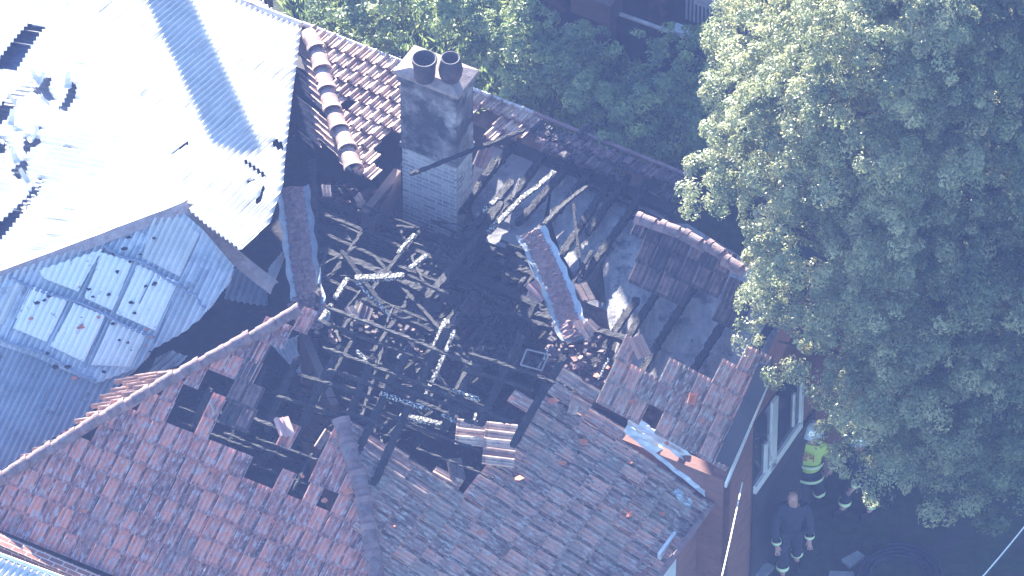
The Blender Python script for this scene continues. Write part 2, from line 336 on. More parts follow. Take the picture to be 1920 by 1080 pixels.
def slab(pl, poly, th=.03, tint=.5):
    """flat panel on a plane cut to a pixel outline, with thickness"""
    mb = MB(); mb.prism([pl.hit(*p) for p in poly][::1], pl.n * -th, tint); return mb
def level(z): return Plane(P(0, 0, z), P(100, 0, z), P(0, 100, z))

# =========================================================== SETTING
g = MB(); g.face([(-115, -115, 0), (115, -115, 0), (115, 115, 0), (-115, 115, 0)]); tag(g.build('ground', M['grass']), kind='structure')
def strip(name, a, b, w, z, m, kind='structure'):
    d = (b - a).normalized(); n_ = Z.cross(d); mb = MB(); mb.face([a - n_ * w / 2, b - n_ * w / 2, b + n_ * w / 2, a + n_ * w / 2])
    for_ = [Vector((v[0], v[1], z)) for v in mb.v]; mb.v = for_; return tag(mb.build(name, m), kind=kind)
e0 = P(560, 40, 2.8); strip('path', e0 + V * 1.3 - U * 12, e0 + V * 1.3 + U * 5, 2.4, .004, M['path'])

# =========================================================== IRON-ROOFED HOUSE
A = P(345, 385, 4.6)
plB = Plane(A, P(150, 0, 3.4), P(565, 50, 2.95))
plL = Plane(A, P(150, 0, 3.4), P(0, 510, 3.72))
plF = Plane(A, A + U * 2 - Z * .12, A - V * 2 - Z * 1.12)
iron = thing('iron_roofed_house', 'house with torn corrugated iron roof, blown white by sun, beside the burnt tiled house', 'house', P(150, 500, 0))
lit = corr(plB, [(152, 0), (52, -190), (-20, -330), (-70, -380), (565, 52), (548, 180), (534, 300), (531, 345), (505, 420), (472, 452), (452, 470), (345, 385)],
           (300, 300), (420, 196), lap=1.8, wob=.012, seed=3,
           holes=[[(456, 302), (462, 300), (500, 330), (497, 336)], [(508, 264), (520, 262), (533, 272), (530, 282), (515, 276)], [(316, 292), (352, 264), (354, 267), (318, 294)],
                  [(478, 372), (486, 369), (492, 350), (497, 352), (489, 380), (480, 380)], [(463, 340), (474, 336), (478, 340), (466, 346)]])
lit.build('roof_sheeting', M['iron'], iron)
hL = [[(52, 45), (84, 51), (30, 132), (-10, 132), (-10, 120)],  # this opening imitates a cast shadow patch
      [(-8, 205), (30, 170), (60, 150), (55, 178), (30, 190), (24, 215), (0, 232), (-8, 240)],
      [(58, 145), (96, 145), (90, 165), (104, 188), (86, 190), (76, 170), (70, 178), (62, 172), (58, 160)],
      [(92, 225), (118, 190), (134, 152), (144, 158), (140, 182), (124, 208), (112, 202)],
      [(44, 258), (62, 256), (78, 264), (76, 274), (62, 276), (50, 290), (44, 280)],
      [(-8, 250), (10, 262), (16, 280), (2, 290), (-8, 284)], [(20, 322), (44, 298), (52, 306), (48, 330), (28, 336)],
      [(-10, 420), (50, 370), (72, 330), (82, 334), (66, 372), (30, 410), (-10, 460)], [(64, 242), (78, 240), (80, 247), (68, 250)], [(118, 275), (134, 277), (132, 281), (120, 280)]]  # long outline imitates another cast shadow; small ones are tears
corr(plL, [(345, 385), (0, 510), (-420, 662), (-420, -100), (-70, -380), (52, -190), (150, 0)], (60, 300), (180, 319), lap=1.8, wob=.02, seed=5, holes=hL).build('roof_sheeting', M['iron'], iron)
corr(plL, [(250, 385), (0, 480), (-420, 630), (-420, 20), (0, -60), (150, 60)], (60, 300), (180, 319), wob=.01, seed=8, off=-.28, amp=.008).build('shadow_sarking', M['shadow_sarking'], iron)  # bluish lining added under torn holes and openings that imitate shadow
# torn curled pieces round the holes
mb = MB(); rs = random.Random(4)
for (px, py) in [(66, 165), (80, 160), (40, 200), (104, 200), (52, 268), (20, 240), (36, 310), (60, 345), (128, 170), (12, 270)]:
    c = plL.hit(px, py) + plL.n * .03; a = rs.uniform(0, 3.1); d = Vector((math.cos(a), math.sin(a), 0)); e = d.cross(Z)
    rows = [[c + d * (.02 + .06 * k) + e * (s_ * (.06 - .008 * k)) + Z * (.02 * k * k + rs.uniform(0, .01)) for s_ in (-1, -.3, .4, 1)] for k in range(4)]
    mb.grid(rows, rs.random()); mb.build('torn_flap', M['iron'], iron); mb = MB()
# front slope
frontpoly = [(345, 400), (382, 432), (414, 470), (440, 500), (432, 530), (410, 560), (382, 594), (345, 625), (290, 655), (252, 695), (150, 790), (60, 845), (-30, 905), (-420, 1010), (-420, 672), (0, 520), (240, 432)]
corr(plF, [(345, 400), (382, 432), (414, 470), (440, 500), (432, 530), (410, 560), (382, 594), (345, 625), (290, 655), (262, 690), (180, 720), (60, 668), (-60, 628), (-420, 760), (-420, 672), (0, 520), (240, 432)],
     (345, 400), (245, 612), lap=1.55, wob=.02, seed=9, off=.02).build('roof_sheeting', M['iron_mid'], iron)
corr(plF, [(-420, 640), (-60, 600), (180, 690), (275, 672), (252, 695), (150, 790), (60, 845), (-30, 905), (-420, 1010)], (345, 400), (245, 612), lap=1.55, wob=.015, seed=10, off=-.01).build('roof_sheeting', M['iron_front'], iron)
panes = [[(190, 474), (250, 492), (213, 584), (160, 560)], [(257, 497), (336, 530), (294, 622), (220, 590)], [(140, 570), (200, 594), (158, 680), (95, 650)], [(60, 538), (128, 562), (88, 642), (24, 616)],
         [(74, 508), (194, 468), (148, 548), (84, 524)], [(288, 410), (342, 408), (376, 442), (338, 520), (266, 484)], [(210, 600), (278, 627), (246, 690), (172, 686)], [(-20, 545), (48, 530), (10, 610), (-40, 600)]]
for k, q in enumerate(panes):
    corr(plF, q, (345, 400), (245, 612), wob=.01, seed=20 + k, off=.038).build('skylight_sheet', M['white_sheet'] if k < 5 else M['iron'], iron)
# sagging purlin lines under the sheets, seen as dark lap lines
for (a, b) in [((196, 462), (342, 536)), ((20, 520), (292, 632)), ((-30, 620), (180, 712)), ((345, 540), (386, 576))]:
    n_ = 12; pts = []
    for i in range(n_ + 1):
        q = i / n_; pts.append(plF.hit(a[0] + (b[0] - a[0]) * q, a[1] + (b[1] - a[1]) * q + 5 * math.sin(q * 9)) + plF.n * .046)
    mb = MB(); mb.tube(pts, .022, 6); mb.build('lap_strip', M['shadow_sarking'], iron)
for (a, b) in [((200, 470), (158, 560)), ((262, 500), (222, 590)), ((340, 420), (262, 570)), ((142, 572), (92, 680)), ((60, 540), (10, 640)), ((330, 545), (290, 645)), ((200, 590), (160, 690))]:
    mb = MB(); mb.tube([plF.hit(*a) + plF.n * .022, plF.hit(*b) + plF.n * .022], .014, 6); mb.build('lap_strip', M['shadow_sarking'], iron)
def flashing(p0, p1, w, n0, n1, name='ridge_flashing', m=None, par=iron, wav=.01, rs=random.Random(2)):
    """folded two-wing metal ridge strip"""
    mb = MB(); d = p1 - p0; n = max(3, int(d.length / .25)); dn = d.normalized(); rows = []
    s0 = n0.cross(dn).normalized(); s1 = -n1.cross(dn).normalized()
    for i in range(n + 1):
        p = p0 + d * (i / n) + Z * (.035 + rs.gauss(0, wav * .5))
        a = s0 * w; b = s1 * w
        rows.append([p + a - Z * .0, p + a * .5 + Z * .01, p + Z * .03, p + b * .5 + Z * .01, p + b])
    rows2 = rows + []
    mb.grid(rows); mb.grid([[q - Z * .006 for q in r] for r in rows]); return mb.build(name, m or M['capmetal'], par)
flashing(A, plF.hit(-60, 536), .15, plF.n, plL.n)
flashing(A, P(150, 0, 3.42), .16, plL.n, plB.n, m=M['iron']); flashing(P(150, 0, 3.42), P(-70, -430, 2.4), .16, plL.n, plB.n, m=M['iron'])
def ribbon(pts, w, th, name, m, par, side):
    mb = MB(); rows = []
    for p in pts: rows.append([p - side * w / 2, p + side * w / 2, p + side * w / 2 - Z * th, p - side * w / 2 - Z * th])
    mb.grid(rows, close=True); mb.face(rows[0]); mb.face(rows[-1][::-1]); return mb.build(name, m, par)
# the ridge strip that has sagged away from the roof
B1 = P(515, 540, 3.55); sd_ = (B1 - A).normalized().cross(Z).normalized()
pp = [A.lerp(B1, q / 10) + Z * (.06 - .10 * math.sin(math.pi * q / 10)) for q in range(11)]
mb = MB(); rows = [[p - sd_ * .13 - Z * .05, p - sd_ * .06, p + Z * .015, p + sd_ * .06, p + sd_ * .13 - Z * .07] for p in pp]
mb.grid(rows); mb.grid([[q - Z * .012 for q in r] for r in rows]); mb.build('ridge_flashing', M['capmetal'], iron)
# walls, dark interior floor, eave gutter and chimney (above the frame; it throws the shadow band on the sheets)
w = MB()
w.box(P(565, 52, 0) - U * .3 - V * .35, -U * 12.5, -V * .2, Z * 2.75); w.box(P(565, 52, 0) - U * .35 - V * .6, -U * .2, -V * 5.0, Z * 2.45)
w.build('wall', M['brownwall'], iron)
mb = MB(); mb.tube([P(566, 47, 2.92), P(566, 47, 2.92) - U * 13], .055, 8); mb.build('gutter', M['gutter'], iron)
f = MB(); f.face([P(x, y, 1.2) for x, y in ((-200, 700), (200, 250), (560, 250), (600, 700), (200, 1000), (-200, 1100))]); f.build('attic_floor', M['soot'], iron)
cb = plB.hit(222, -120); ch = MB(); ch.box(cb - Z * .5, U * .5, V * .5, Z * 3.7); ch.build('chimney', M['brick'], iron)
# crumpled sheets in the gap
plg = Plane(P(430, 500, 3.0), P(500, 520, 2.8), P(430, 560, 2.8))
corr(plg, [(430, 505), (470, 498), (505, 520), (500, 575), (470, 570), (420, 560)], (460, 500), (440, 560), seed=31, wob=.03).build('fallen_sheet', M['iron_front'], iron)
plg = Plane(P(520, 480, 2.9), P(500, 540, 2.7), P(530, 540, 2.75))
corr(plg, [(505, 505), (528, 470), (534, 480), (515, 530), (500, 535)], (525, 480), (505, 530), seed=32).build('fallen_sheet', M['iron'], iron)
plg = Plane(P(290, 660, 3.1), P(350, 680, 3.0), P(280, 720, 2.9))
corr(plg, [(292, 672), (320, 655), (352, 668), (338, 684), (300, 700), (268, 720)], (330, 665), (290, 700), seed=33, wob=.05).build('fallen_sheet', M['valley'], iron)
# charred scraps lying on the iron
scr = [(235, 470), (264, 480), (170, 545), (176, 560), (222, 512), (246, 494), (70, 570), (86, 566), (92, 558), (60, 600), (150, 618), (156, 614), (186, 598), (275, 540), (292, 535), (248, 570), (256, 590), (166, 545), (205, 555), (225, 640), (242, 645), (214, 610), (106, 690), (90, 665), (128, 690), (278, 620), (286, 634), (276, 650), (284, 662), (250, 660), (140, 712), (196, 700), (290, 450), (243, 448), (215, 478)]
for k, (x, y) in enumerate(scr):
    c = plF.hit(x, y) + plF.n * .06; mb = MB(); n_ = 6; r_ = rs.uniform(.02, .05); a0 = rs.uniform(0, 6)
    top = [c + Vector((math.cos(a0 + i * 1.05) * r_ * rs.uniform(.5, 1.5), math.sin(a0 + i * 1.05) * r_ * rs.uniform(.5, 1.2), rs.uniform(0, .02))) for i in range(n_)]
    mb.prism(top, -plF.n * .012)
    red = k in (9, 10, 11, 12, 25, 26, 27, 30)
    tag(mb.build('charred_scrap', M['tile_fresh'] if red else M['char_grey']), ('rusty red scrap of tile on the grey iron front slope' if red else 'small blackened scrap lying on the pale front iron slope'), 'scrap',
        'burnt scraps scattered on the iron roof')

# =========================================================== BURNT TILED HOUSE
H = thing('burnt_brick_house', 'fire-gutted brick house with collapsed terracotta tile roof and charred rafters', 'house', P(850, 700, 0))
Q = P(10, 895, 2.8)
plT1 = Plane(Q, Q + U * 3, Q + V * 3 + Z * 2.01)
hp0 = plT1.hit(640, 790); hp1 = plT1.hit(705, 1080)
plT2 = Plane(hp0, hp1, P(1335, 935, 2.6))
top1 = [(-80, 948), (10, 895), (350, 697), (560, 592), (590, 600), (540, 640), (512, 645), (498, 662), (486, 700), (466, 760), (440, 775), (418, 800), (405, 850), (475, 845), (470, 884), (520, 900), (552, 925), (578, 930), (592, 880), (618, 820), (640, 788)]
plT1b = plT1
poly1 = top1 + [(705, 1080), (752, 1290), (-80, 965)]
h1 = [[(340, 722), (395, 708), (430, 712), (432, 745), (412, 760), (404, 780), (388, 808), (318, 800), (322, 760)], [(598, 912), (626, 912), (622, 942), (594, 938)], [(440, 720), (480, 712), (470, 740), (446, 745)]]
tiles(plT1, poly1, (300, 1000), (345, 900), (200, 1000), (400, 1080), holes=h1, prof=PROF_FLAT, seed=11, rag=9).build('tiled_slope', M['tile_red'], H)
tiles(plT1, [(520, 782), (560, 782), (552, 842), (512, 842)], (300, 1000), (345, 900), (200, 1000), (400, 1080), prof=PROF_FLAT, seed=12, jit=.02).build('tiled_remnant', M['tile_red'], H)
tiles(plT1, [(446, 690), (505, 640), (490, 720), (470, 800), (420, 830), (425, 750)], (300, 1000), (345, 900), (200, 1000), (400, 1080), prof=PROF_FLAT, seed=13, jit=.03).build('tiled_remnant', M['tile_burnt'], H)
top2 = [(640, 785), (700, 820), (745, 838), (770, 862), (792, 895), (820, 885), (868, 905), (900, 872), (940, 868), (946, 800), (962, 768), (1000, 725), (1052, 700), (1090, 712), (1128, 742), (1135, 790), (1172, 812), (1332, 940)]
poly2 = top2 + [(1245, 1072), (1120, 1290), (752, 1290), (705, 1080)]
def sag2(x, y):
    d = max(0, 1 - math.hypot((x - 1000) / 230, (y - 800) / 130)); return -.18 * d + .02 * math.sin(x / 60 + y / 45)
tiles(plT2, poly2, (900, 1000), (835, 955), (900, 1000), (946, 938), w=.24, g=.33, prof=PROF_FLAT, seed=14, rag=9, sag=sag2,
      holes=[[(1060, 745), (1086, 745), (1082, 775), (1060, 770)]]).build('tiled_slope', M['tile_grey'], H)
# hip caps between the two front slopes and along the back-left hip
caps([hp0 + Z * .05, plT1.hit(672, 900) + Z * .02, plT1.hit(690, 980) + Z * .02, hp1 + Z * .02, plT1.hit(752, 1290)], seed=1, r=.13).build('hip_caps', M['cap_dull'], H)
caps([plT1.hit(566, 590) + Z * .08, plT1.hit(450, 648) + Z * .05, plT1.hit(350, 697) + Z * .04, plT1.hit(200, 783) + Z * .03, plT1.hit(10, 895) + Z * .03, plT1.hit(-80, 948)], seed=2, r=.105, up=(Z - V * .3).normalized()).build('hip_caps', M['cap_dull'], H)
# left-facing slope behind that hip, lit by the sun
h0 = plT1.hit(10, 893); h9 = plT1.hit(560, 590)
plT3 = Plane(h0, h9, h0 + (h9 - h0) * .5 - U * 1.6 - Z * .85)
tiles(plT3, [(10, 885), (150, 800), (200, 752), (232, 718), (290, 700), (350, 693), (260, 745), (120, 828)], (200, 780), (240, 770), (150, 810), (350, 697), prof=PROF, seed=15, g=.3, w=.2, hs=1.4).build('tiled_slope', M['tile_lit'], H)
# back slope with its raised hip caps (sunlit)
bk0 = P(575, 55, 2.85); plK = Plane(bk0, bk0 + U * 3, bk0 - V * 3 + Z * .42)
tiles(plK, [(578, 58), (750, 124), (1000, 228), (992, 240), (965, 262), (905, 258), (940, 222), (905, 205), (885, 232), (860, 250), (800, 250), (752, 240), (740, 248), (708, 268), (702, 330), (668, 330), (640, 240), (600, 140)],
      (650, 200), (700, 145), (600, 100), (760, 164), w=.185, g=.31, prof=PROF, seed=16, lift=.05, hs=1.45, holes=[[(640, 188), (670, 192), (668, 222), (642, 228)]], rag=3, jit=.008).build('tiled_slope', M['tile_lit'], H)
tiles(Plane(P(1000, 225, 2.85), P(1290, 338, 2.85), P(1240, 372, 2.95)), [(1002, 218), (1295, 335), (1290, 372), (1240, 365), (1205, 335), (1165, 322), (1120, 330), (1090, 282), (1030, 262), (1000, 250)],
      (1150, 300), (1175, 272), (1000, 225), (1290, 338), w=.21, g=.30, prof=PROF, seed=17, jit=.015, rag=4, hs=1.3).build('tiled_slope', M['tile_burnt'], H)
hk = P(664, 325, 3.2)
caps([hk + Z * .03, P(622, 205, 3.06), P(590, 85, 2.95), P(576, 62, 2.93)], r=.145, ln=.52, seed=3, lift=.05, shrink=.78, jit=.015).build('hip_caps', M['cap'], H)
plK2 = Plane(P(580, 80, 2.9), P(664, 325, 3.12), P(560, 260, 2.7))
tiles(plK2, [(568, 110), (592, 130), (615, 210), (650, 310), (600, 275), (572, 262), (566, 180)], (580, 180), (612, 205), (575, 100), (630, 290), w=.20, g=.3, prof=PROF, seed=18, miss=.15, lift=.03).build('tiled_remnant', M['tile_lit'], H)
# gutters of the back eave
for a, b in (((566, 44), (1000, 212)), ((1000, 212), (1292, 330))):
    mb = MB(); a_, b_ = P(*a, 2.84), P(*b, 2.84); mb.tube([a_, b_], .04, 8); mb.build('gutter', M['gutter'] if a[0] < 900 else M['cap_dull'], H)
# right-hand section: front slope above its brick wall
c3 = P(1362, 868, 3.35); plR = Plane(c3, c3 - U * 3 + Z * .12, c3 + V * 3 + Z * 2.0)
poly3 = [(1134, 742), (1142, 690), (1160, 650), (1196, 636), (1206, 660), (1200, 690), (1225, 690), (1262, 694), (1268, 676), (1306, 688), (1300, 722), (1345, 742), (1358, 716), (1372, 690), (1400, 660), (1444, 690), (1366, 870)]
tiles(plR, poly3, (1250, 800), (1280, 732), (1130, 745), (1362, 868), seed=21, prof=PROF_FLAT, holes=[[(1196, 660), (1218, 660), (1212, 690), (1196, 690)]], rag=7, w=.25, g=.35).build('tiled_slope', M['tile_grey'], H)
# surviving piece of the main ridge with the tiles hanging under it
r0, r1 = P(1192, 418, 4.9), P(1400, 512, 4.9)
plRR = Plane(r0, r1, r0 - V * 2 - Z * 1.3)
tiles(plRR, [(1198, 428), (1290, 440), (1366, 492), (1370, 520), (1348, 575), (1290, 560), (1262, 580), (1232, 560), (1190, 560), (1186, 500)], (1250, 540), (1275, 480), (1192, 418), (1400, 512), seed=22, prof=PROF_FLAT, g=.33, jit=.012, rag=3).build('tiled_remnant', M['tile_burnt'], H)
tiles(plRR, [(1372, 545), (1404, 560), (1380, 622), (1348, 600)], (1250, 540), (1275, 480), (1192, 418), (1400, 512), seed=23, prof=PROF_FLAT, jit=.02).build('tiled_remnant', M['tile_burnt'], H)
caps([r0 + Z * .05, P(1290, 446, 4.95), P(1350, 482, 4.93), r1], seed=5, r=.115, jit=.02).build('ridge_caps', M['cap_dull'], H)

# walls ------------------------------------------------------
def vwall(name, a, b, z0, z1, th, m, par=H, side=None):
    d = (b - a); d = Vector((d.x, d.y, 0)); nrm = side if side is not None else Z.cross(d.normalized())
    mb = MB(); mb.box(Vector((a.x, a.y, z0)), d, nrm * th, Z * (z1 - z0)); return mb.build(name, m, par)
eL, eR = P(-90, 975, 2.7), P(770, 1300, 2.7)
fw0 = P(-120, 990, 2.62)
vwall('wall', fw0 - U * 1.5 + V * .22, fw0 + U * 8.6 + V * .22, 0, 2.55, .2, M['brick'], side=V)
bw = P(575, 52, 2.85) - V * .38
vwall('wall', bw, bw + U * 6.7, 0, 2.6, .22, M['darkwall'], side=-V)
cW = P(1357, 905, 3.05)                                   # front corner of the gable wall
gw = MB(); c0_ = Vector((cW.x, cW.y, 0)); a_ = c0_; zt = 3.25
gw.prism([a_, a_ + V * 5.2, a_ + V * 5.2 + Z * 3.2, a_ + V * 2.4 + Z * 4.45, a_ + Z * 3.05], -U * .22); gable = gw.build('gable_wall', M['brick_wall'], H)
vwall('wall', c0_ - V * .003, c0_ - U * 2.6 - V * .003, 0, 3.1, .22, M['brick_wall'], side=V)
e2 = P(1333, 943, 2.55); vwall('wall', Vector((e2.x, e2.y, 0)) - U * .22, Vector((e2.x, e2.y, 0)) - U * .22 - V * 3.6, 0, 2.42, .2, M['brick_wall'], side=-U)
mb = MB(); mb.tube([P(1334, 946, 2.55), P(1334, 946, 2.55) - V * 3.6], .05, 8); mb.build('gutter', M['cap_dull'], H)
mb = MB(); va, vb = P(1443, 698, 4.35), P(1355, 912, 3.0); mb.box(va + U * .03, vb - va, U * .035, Z * .09); mb.build('barge_board', M['white'], H)
mb = MB(); va, vb = P(1448, 690, 4.5), P(1368, 872, 3.4); mb.box(va - U * .22, vb - va, U * .24, -Z * .05); mb.build('verge_board', M['darkwall'], H)
# window band on the gable wall (white frame, sill, casement)
gp = Plane(c0_ + U * .03, c0_ + U * .03 + V, c0_ + U * .03 + Z)
if gp.n.dot(U) < 0: gp.n = -gp.n
sA, sB = gp.hit(1412, 925), gp.hit(1500, 798)
win = MB(); win.box(sA, sB - sA, U * .05, Z * .16); wobj = MB()
o_ = MB(); o_.box(Vector((sA.x, sA.y, sA.z + .16)) - U * .04, Vector((sB.x - sA.x, sB.y - sA.y, 0)), U * .045, Z * 1.35); wnd = o_.build('window', M['glass'], H)
win.build('window_sill', M['white'], wnd)
def post(px, py, hgt, w_=.1, pr=.05, m=None, nm='window_frame'):
    b = gp.hit(px, py); mb = MB(); mb.box(b, V * w_, U * pr, Z * hgt); return mb.build(nm, m or M['white'], wnd)
post(1440, 885, 1.5, .17); post(1496, 800, 1.2, .07); post(1484, 800, .7, .05, .03); post(1430, 900, .78, .07, .04); post(1412, 922, .02, .05)
mb = MB(); mb.tube([gp.hit(1412, 853) + U * .3, gp.hit(1438, 815) + U * .02], .012, 6); mb.build('casement_stay', M['white'], wnd)
mb = MB(); q0 = Vector((sA.x, sA.y, 0)) + U * .002; mb.box(q0, Vector((sB.x - sA.x, sB.y - sA.y, 0)) * 1.3, U * .03, Z * (sA.z - .01)); mb.build('wall_panel', M['darkwall'], H)
mb = MB(); mb.box(Vector((e2.x, e2.y, 1.55)) - U * .215 - V * .75, -V * .5, U * .05, Z * 1.0); mb.build('window_frame', M['white'], H)
# flashing between the front slope and the brick wall of the right section
def crumple(p, w_, m, nm, seed):
    mb = MB(); rr = random.Random(seed); rows = []
    for i in range(len(p) - 1):
        for q in range(8):
            c = p[i].lerp(p[i + 1], q / 8); rows.append([c + V * (w_ * k / 4) + Z * (.02 + .03 * (k / 4) + rr.gauss(0, .012)) + U * rr.gauss(0, .02) for k in range(5)])
    mb.grid(rows, .5); mb.grid([[x - Z * .006 for x in r] for r in rows], .5); return mb.build(nm, m, H)
crumple([plT2.hit(1168, 812) + Z * .03, plT2.hit(1250, 880) + Z * .05, plT2.hit(1330, 945) + Z * .06], .24, M['flash_light'], 'wall_flashing', 4)
crumple([plT2.hit(1190, 815) + Z * .16, plT2.hit(1262, 868) + Z * .20, plT2.hit(1322, 918) + Z * .22], .14, M['flash_light'], 'wall_flashing', 5)
crumple([plT2.hit(1262, 930) + Z * .04, plT2.hit(1296, 965) + Z * .05], .12, M['valley'], 'loose_flashing', 6)
# lean-to of white iron below the brick strip, lower left
plV = Plane(P(-20, 1042, 2.55), P(220, 1130, 2.55), P(-80, 1130, 2.45))
lean = thing('lean_to_roof', 'sunlit white corrugated lean-to roof below the brick wall in bottom corner', 'lean-to', P(30, 1075, 0))
corr(plV, [(-60, 1022), (0, 1046), (240, 1132), (240, 1300), (-200, 1300), (-200, 1000)], (60, 1070), (20, 1120), seed=41, period=.10, amp=.02).build('roof_sheeting', M['iron'], lean)
mb = MB(); mb.tube([P(-60, 1018, 2.61), P(240, 1128, 2.61)], .03, 8); mb.build('flashing', M['white'], lean)
vb_ = MB(); [vb_.box(P(x, y, 0), U * .09, V * .09, Z * 2.3) for x, y in ((0, 1290), (200, 1360))]; vb_.build('post', M['white'], lean)

# ceiling, inner walls, floor --------------------------------
plC = level(2.55)
def ceil(poly, z=2.55, nm='ceiling', m=None, th=.03): return slab(level(z), poly, th).build(nm, m or M['lath'], H)
ceil([(930, 268), (1000, 290), (1040, 320), (1012, 440), (960, 470), (905, 450), (880, 380), (890, 300)], m=M['plaster'])
ceil([(1040, 300), (1150, 322), (1268, 384), (1262, 418), (1180, 400), (1150, 470), (1085, 530), (1050, 470), (1030, 400)])
ceil([(1160, 410), (1290, 420), (1420, 500), (1480, 560), (1450, 720), (1360, 780), (1250, 740), (1160, 690), (1140, 600), (1130, 500)])
ceil([(740, 540), (880, 500), (990, 580), (960, 640), (860, 640), (770, 620)], 1.4, m=M['plaster'])
f = MB(); f.face([P(x, y, .25) for x, y in ((560, 300), (1300, 480), (1560, 760), (1300, 1150), (900, 1350), (-60, 1150), (300, 950))]); f.build('floor', M['soot'], H)
def iwall(a, b, z0, z1, m='plaster', zref=None): vwall('inner_wall', P(*a, zref if zref is not None else z1), P(*b, zref if zref is not None else z1), z0, z1, .12, M[m])
iwall((1080, 560), (1180, 412), .25, 2.5); iwall((1080, 560), (1440, 700), .25, 2.45); iwall((600, 640), (980, 790), .25, 2.2, 'char_grey')
iwall((600, 430), (760, 490), .25, 2.4, 'char_grey'); iwall((830, 640), (900, 520), .25, 2.3); iwall((690, 400), (752, 320), .25, 2.9, 'brownwall')
iwall((560, 620), (620, 760), .3, 2.9, 'brownwall'); iwall((940, 480), (1080, 560), .25, 2.2, 'plaster')

# chimney ----------------------------------------------------
zb, zt = 2.2, 5.35
cl = P(752, 129, zt); sx, sy = U * .93, V * .50                   # shaft corner: left-front top
sh = MB(); base = Vector((cl.x, cl.y, zb)); sh.box(base - Z * 2, sx, sy, Z * (zt - zb + 2 - 1.55)); chim = sh.build('chimney', M['chimney'], H)
sh = MB(); sh.box(Vector((cl.x, cl.y, zt - 1.55)) - U * .012 - V * .012, sx + U * .024, sy + V * .024, Z * 1.33); sh.build('rendered_shaft', M['render'], chim)
sh = MB(); sh.box(Vector((cl.x, cl.y, zt - 1.62)) - U * .03 - V * .03, sx + U * .06, sy + V * .06, Z * .09); sh.build('string_course', M['render'], chim)
sh = MB(); sh.box(Vector((cl.x, cl.y, zt - .23)) - U * .04 - V * .04, sx + U * .08, sy + V * .08, Z * .15); sh.build('corbel', M['render'], chim)
k0 = Vector((cl.x, cl.y, zt - .09)) - U * .09 - V * .08; kx, ky = sx + U * .18, sy + V * .14
cap = MB(); tp = [k0 + Z * .07, k0 + kx + Z * .07, k0 + kx + ky + Z * .07, k0 + ky + Z * .07]; mid = k0 + (kx + ky) / 2 + Z * .17
cap.box(k0, kx, ky, Z * .07)
tin = [mid + (p - mid) * .6 for p in tp]; tin = [Vector((p.x, p.y, mid.z - .03)) for p in tin]
for i in range(4): cap.face([tp[i], tp[(i + 1) % 4], tin[(i + 1) % 4], tin[i]])
cap.face(tin); cap.build('chimney_cap', M['caproof'], chim)
def pot(c, prof, nm='chimney_pot'):
    mb = MB(); N_ = 24; rows = [[c + Vector((math.cos(2 * math.pi * k / N_) * r_, math.sin(2 * math.pi * k / N_) * r_, h_)) for k in range(N_)] for r_, h_ in prof]
    mb.grid(rows, .5, close=True); o = mb.build(nm, M['pot'], chim, smooth=True)
    ib = MB(); r_, h_ = prof[-1]; ib.grid([[c + Vector((math.cos(2 * math.pi * k / N_) * q, math.sin(2 * math.pi * k / N_) * q, hh)) for k in range(N_)] for q, hh in ((r_ * .99, h_ - .015), (r_ * .9, h_ - .25), (.001, h_ - .26))], .5, close=True)
    for v_ in range(0): pass
    return o
zc = mid.z - .02
c1 = P(796, 146, zc); c2 = P(845, 146, zc)
pot(c1, [(.15, 0), (.165, .1), (.17, .30), (.19, .34), (.195, .40), (.18, .41), (.16, .40), (.15, .26), (.02, .28)])
pot(c2, [(.14, 0), (.17, .08), (.185, .18), (.165, .30), (.145, .37), (.15, .41), (.14, .42), (.12, .41), (.12, .28), (.02, .28)])

# roof frame left standing -----------------------------------
def part_beam(nm, a, b, za, zb_, w=.09, h=.06, m='char', seed=None, rough=.008):
    return beam(P(*a, za), P(*b, zb_), w, h, rough, seed).build(nm, M[m], H)
joists = [((1215, 345), (1092, 520)), ((1150, 330), (1052, 480)), ((1112, 318), (1012, 432)), ((1195, 560), (1110, 700)), ((1262, 508), (1140, 700)), ((1342, 478), (1190, 720)), ((1400, 540), (1262, 760)), ((1075, 300), (970, 420)), ((1450, 600), (1330, 790)), ((1020, 290), (905, 440)), ((965, 270), (870, 390)), ((1180, 330), (1100, 440)), ((1262, 400), (1200, 500)), ((930, 300), (860, 400))]
for k, (a, b) in enumerate(joists): part_beam('ceiling_joist', a, b, 2.74, 2.70, .10, .09, seed=100 + k)
part_beam('ceiling_batten', (1040, 310), (1250, 400), 2.62, 2.62, .05, .03); part_beam('ceiling_batten', (1100, 350), (1300, 440), 2.62, 2.62, .05, .03)
def onT1(a, b, nm='batten', w=.05, h=.04, m='char_grey', lift=-.03, seed=None, rough=.006):
    return beam(plT1.hit(*a) + Z * lift, plT1.hit(*b) + Z * lift, w, h, rough, seed).build(nm, M[m], H)
batt = [((610, 572), (905, 690), 'char_grey'), ((605, 648), (960, 790), 'char_grey'), ((600, 600), (800, 672), 'char'), ((615, 690), (700, 722), 'char_grey'), ((715, 735), (806, 766), 'silver'), ((640, 768), (722, 796), 'char_grey'), ((846, 728), (902, 748), 'silver'),
        ((828, 775), (856, 788), 'silver'), ((870, 785), (905, 795), 'char_grey'), ((690, 700), (880, 770), 'char'), ((560, 700), (700, 745), 'char'), ((520, 740), (650, 780), 'char'), ((870, 690), (1000, 730), 'char_grey'), ((880, 660), (1040, 715), 'char'), ((470, 780), (520, 800), 'char_grey')]
for k, (a, b, m_) in enumerate(batt): onT1(a, b, m=m_, seed=200 + k)
raft = [((842, 600), (700, 900)), ((770, 640), (660, 860)), ((700, 660), (600, 890)), ((640, 640), (560, 800)), ((560, 660), (500, 800)), ((905, 640), (830, 800)), ((980, 620), (900, 790)), ((395, 720), (360, 800)), ((1060, 660), (960, 830))]
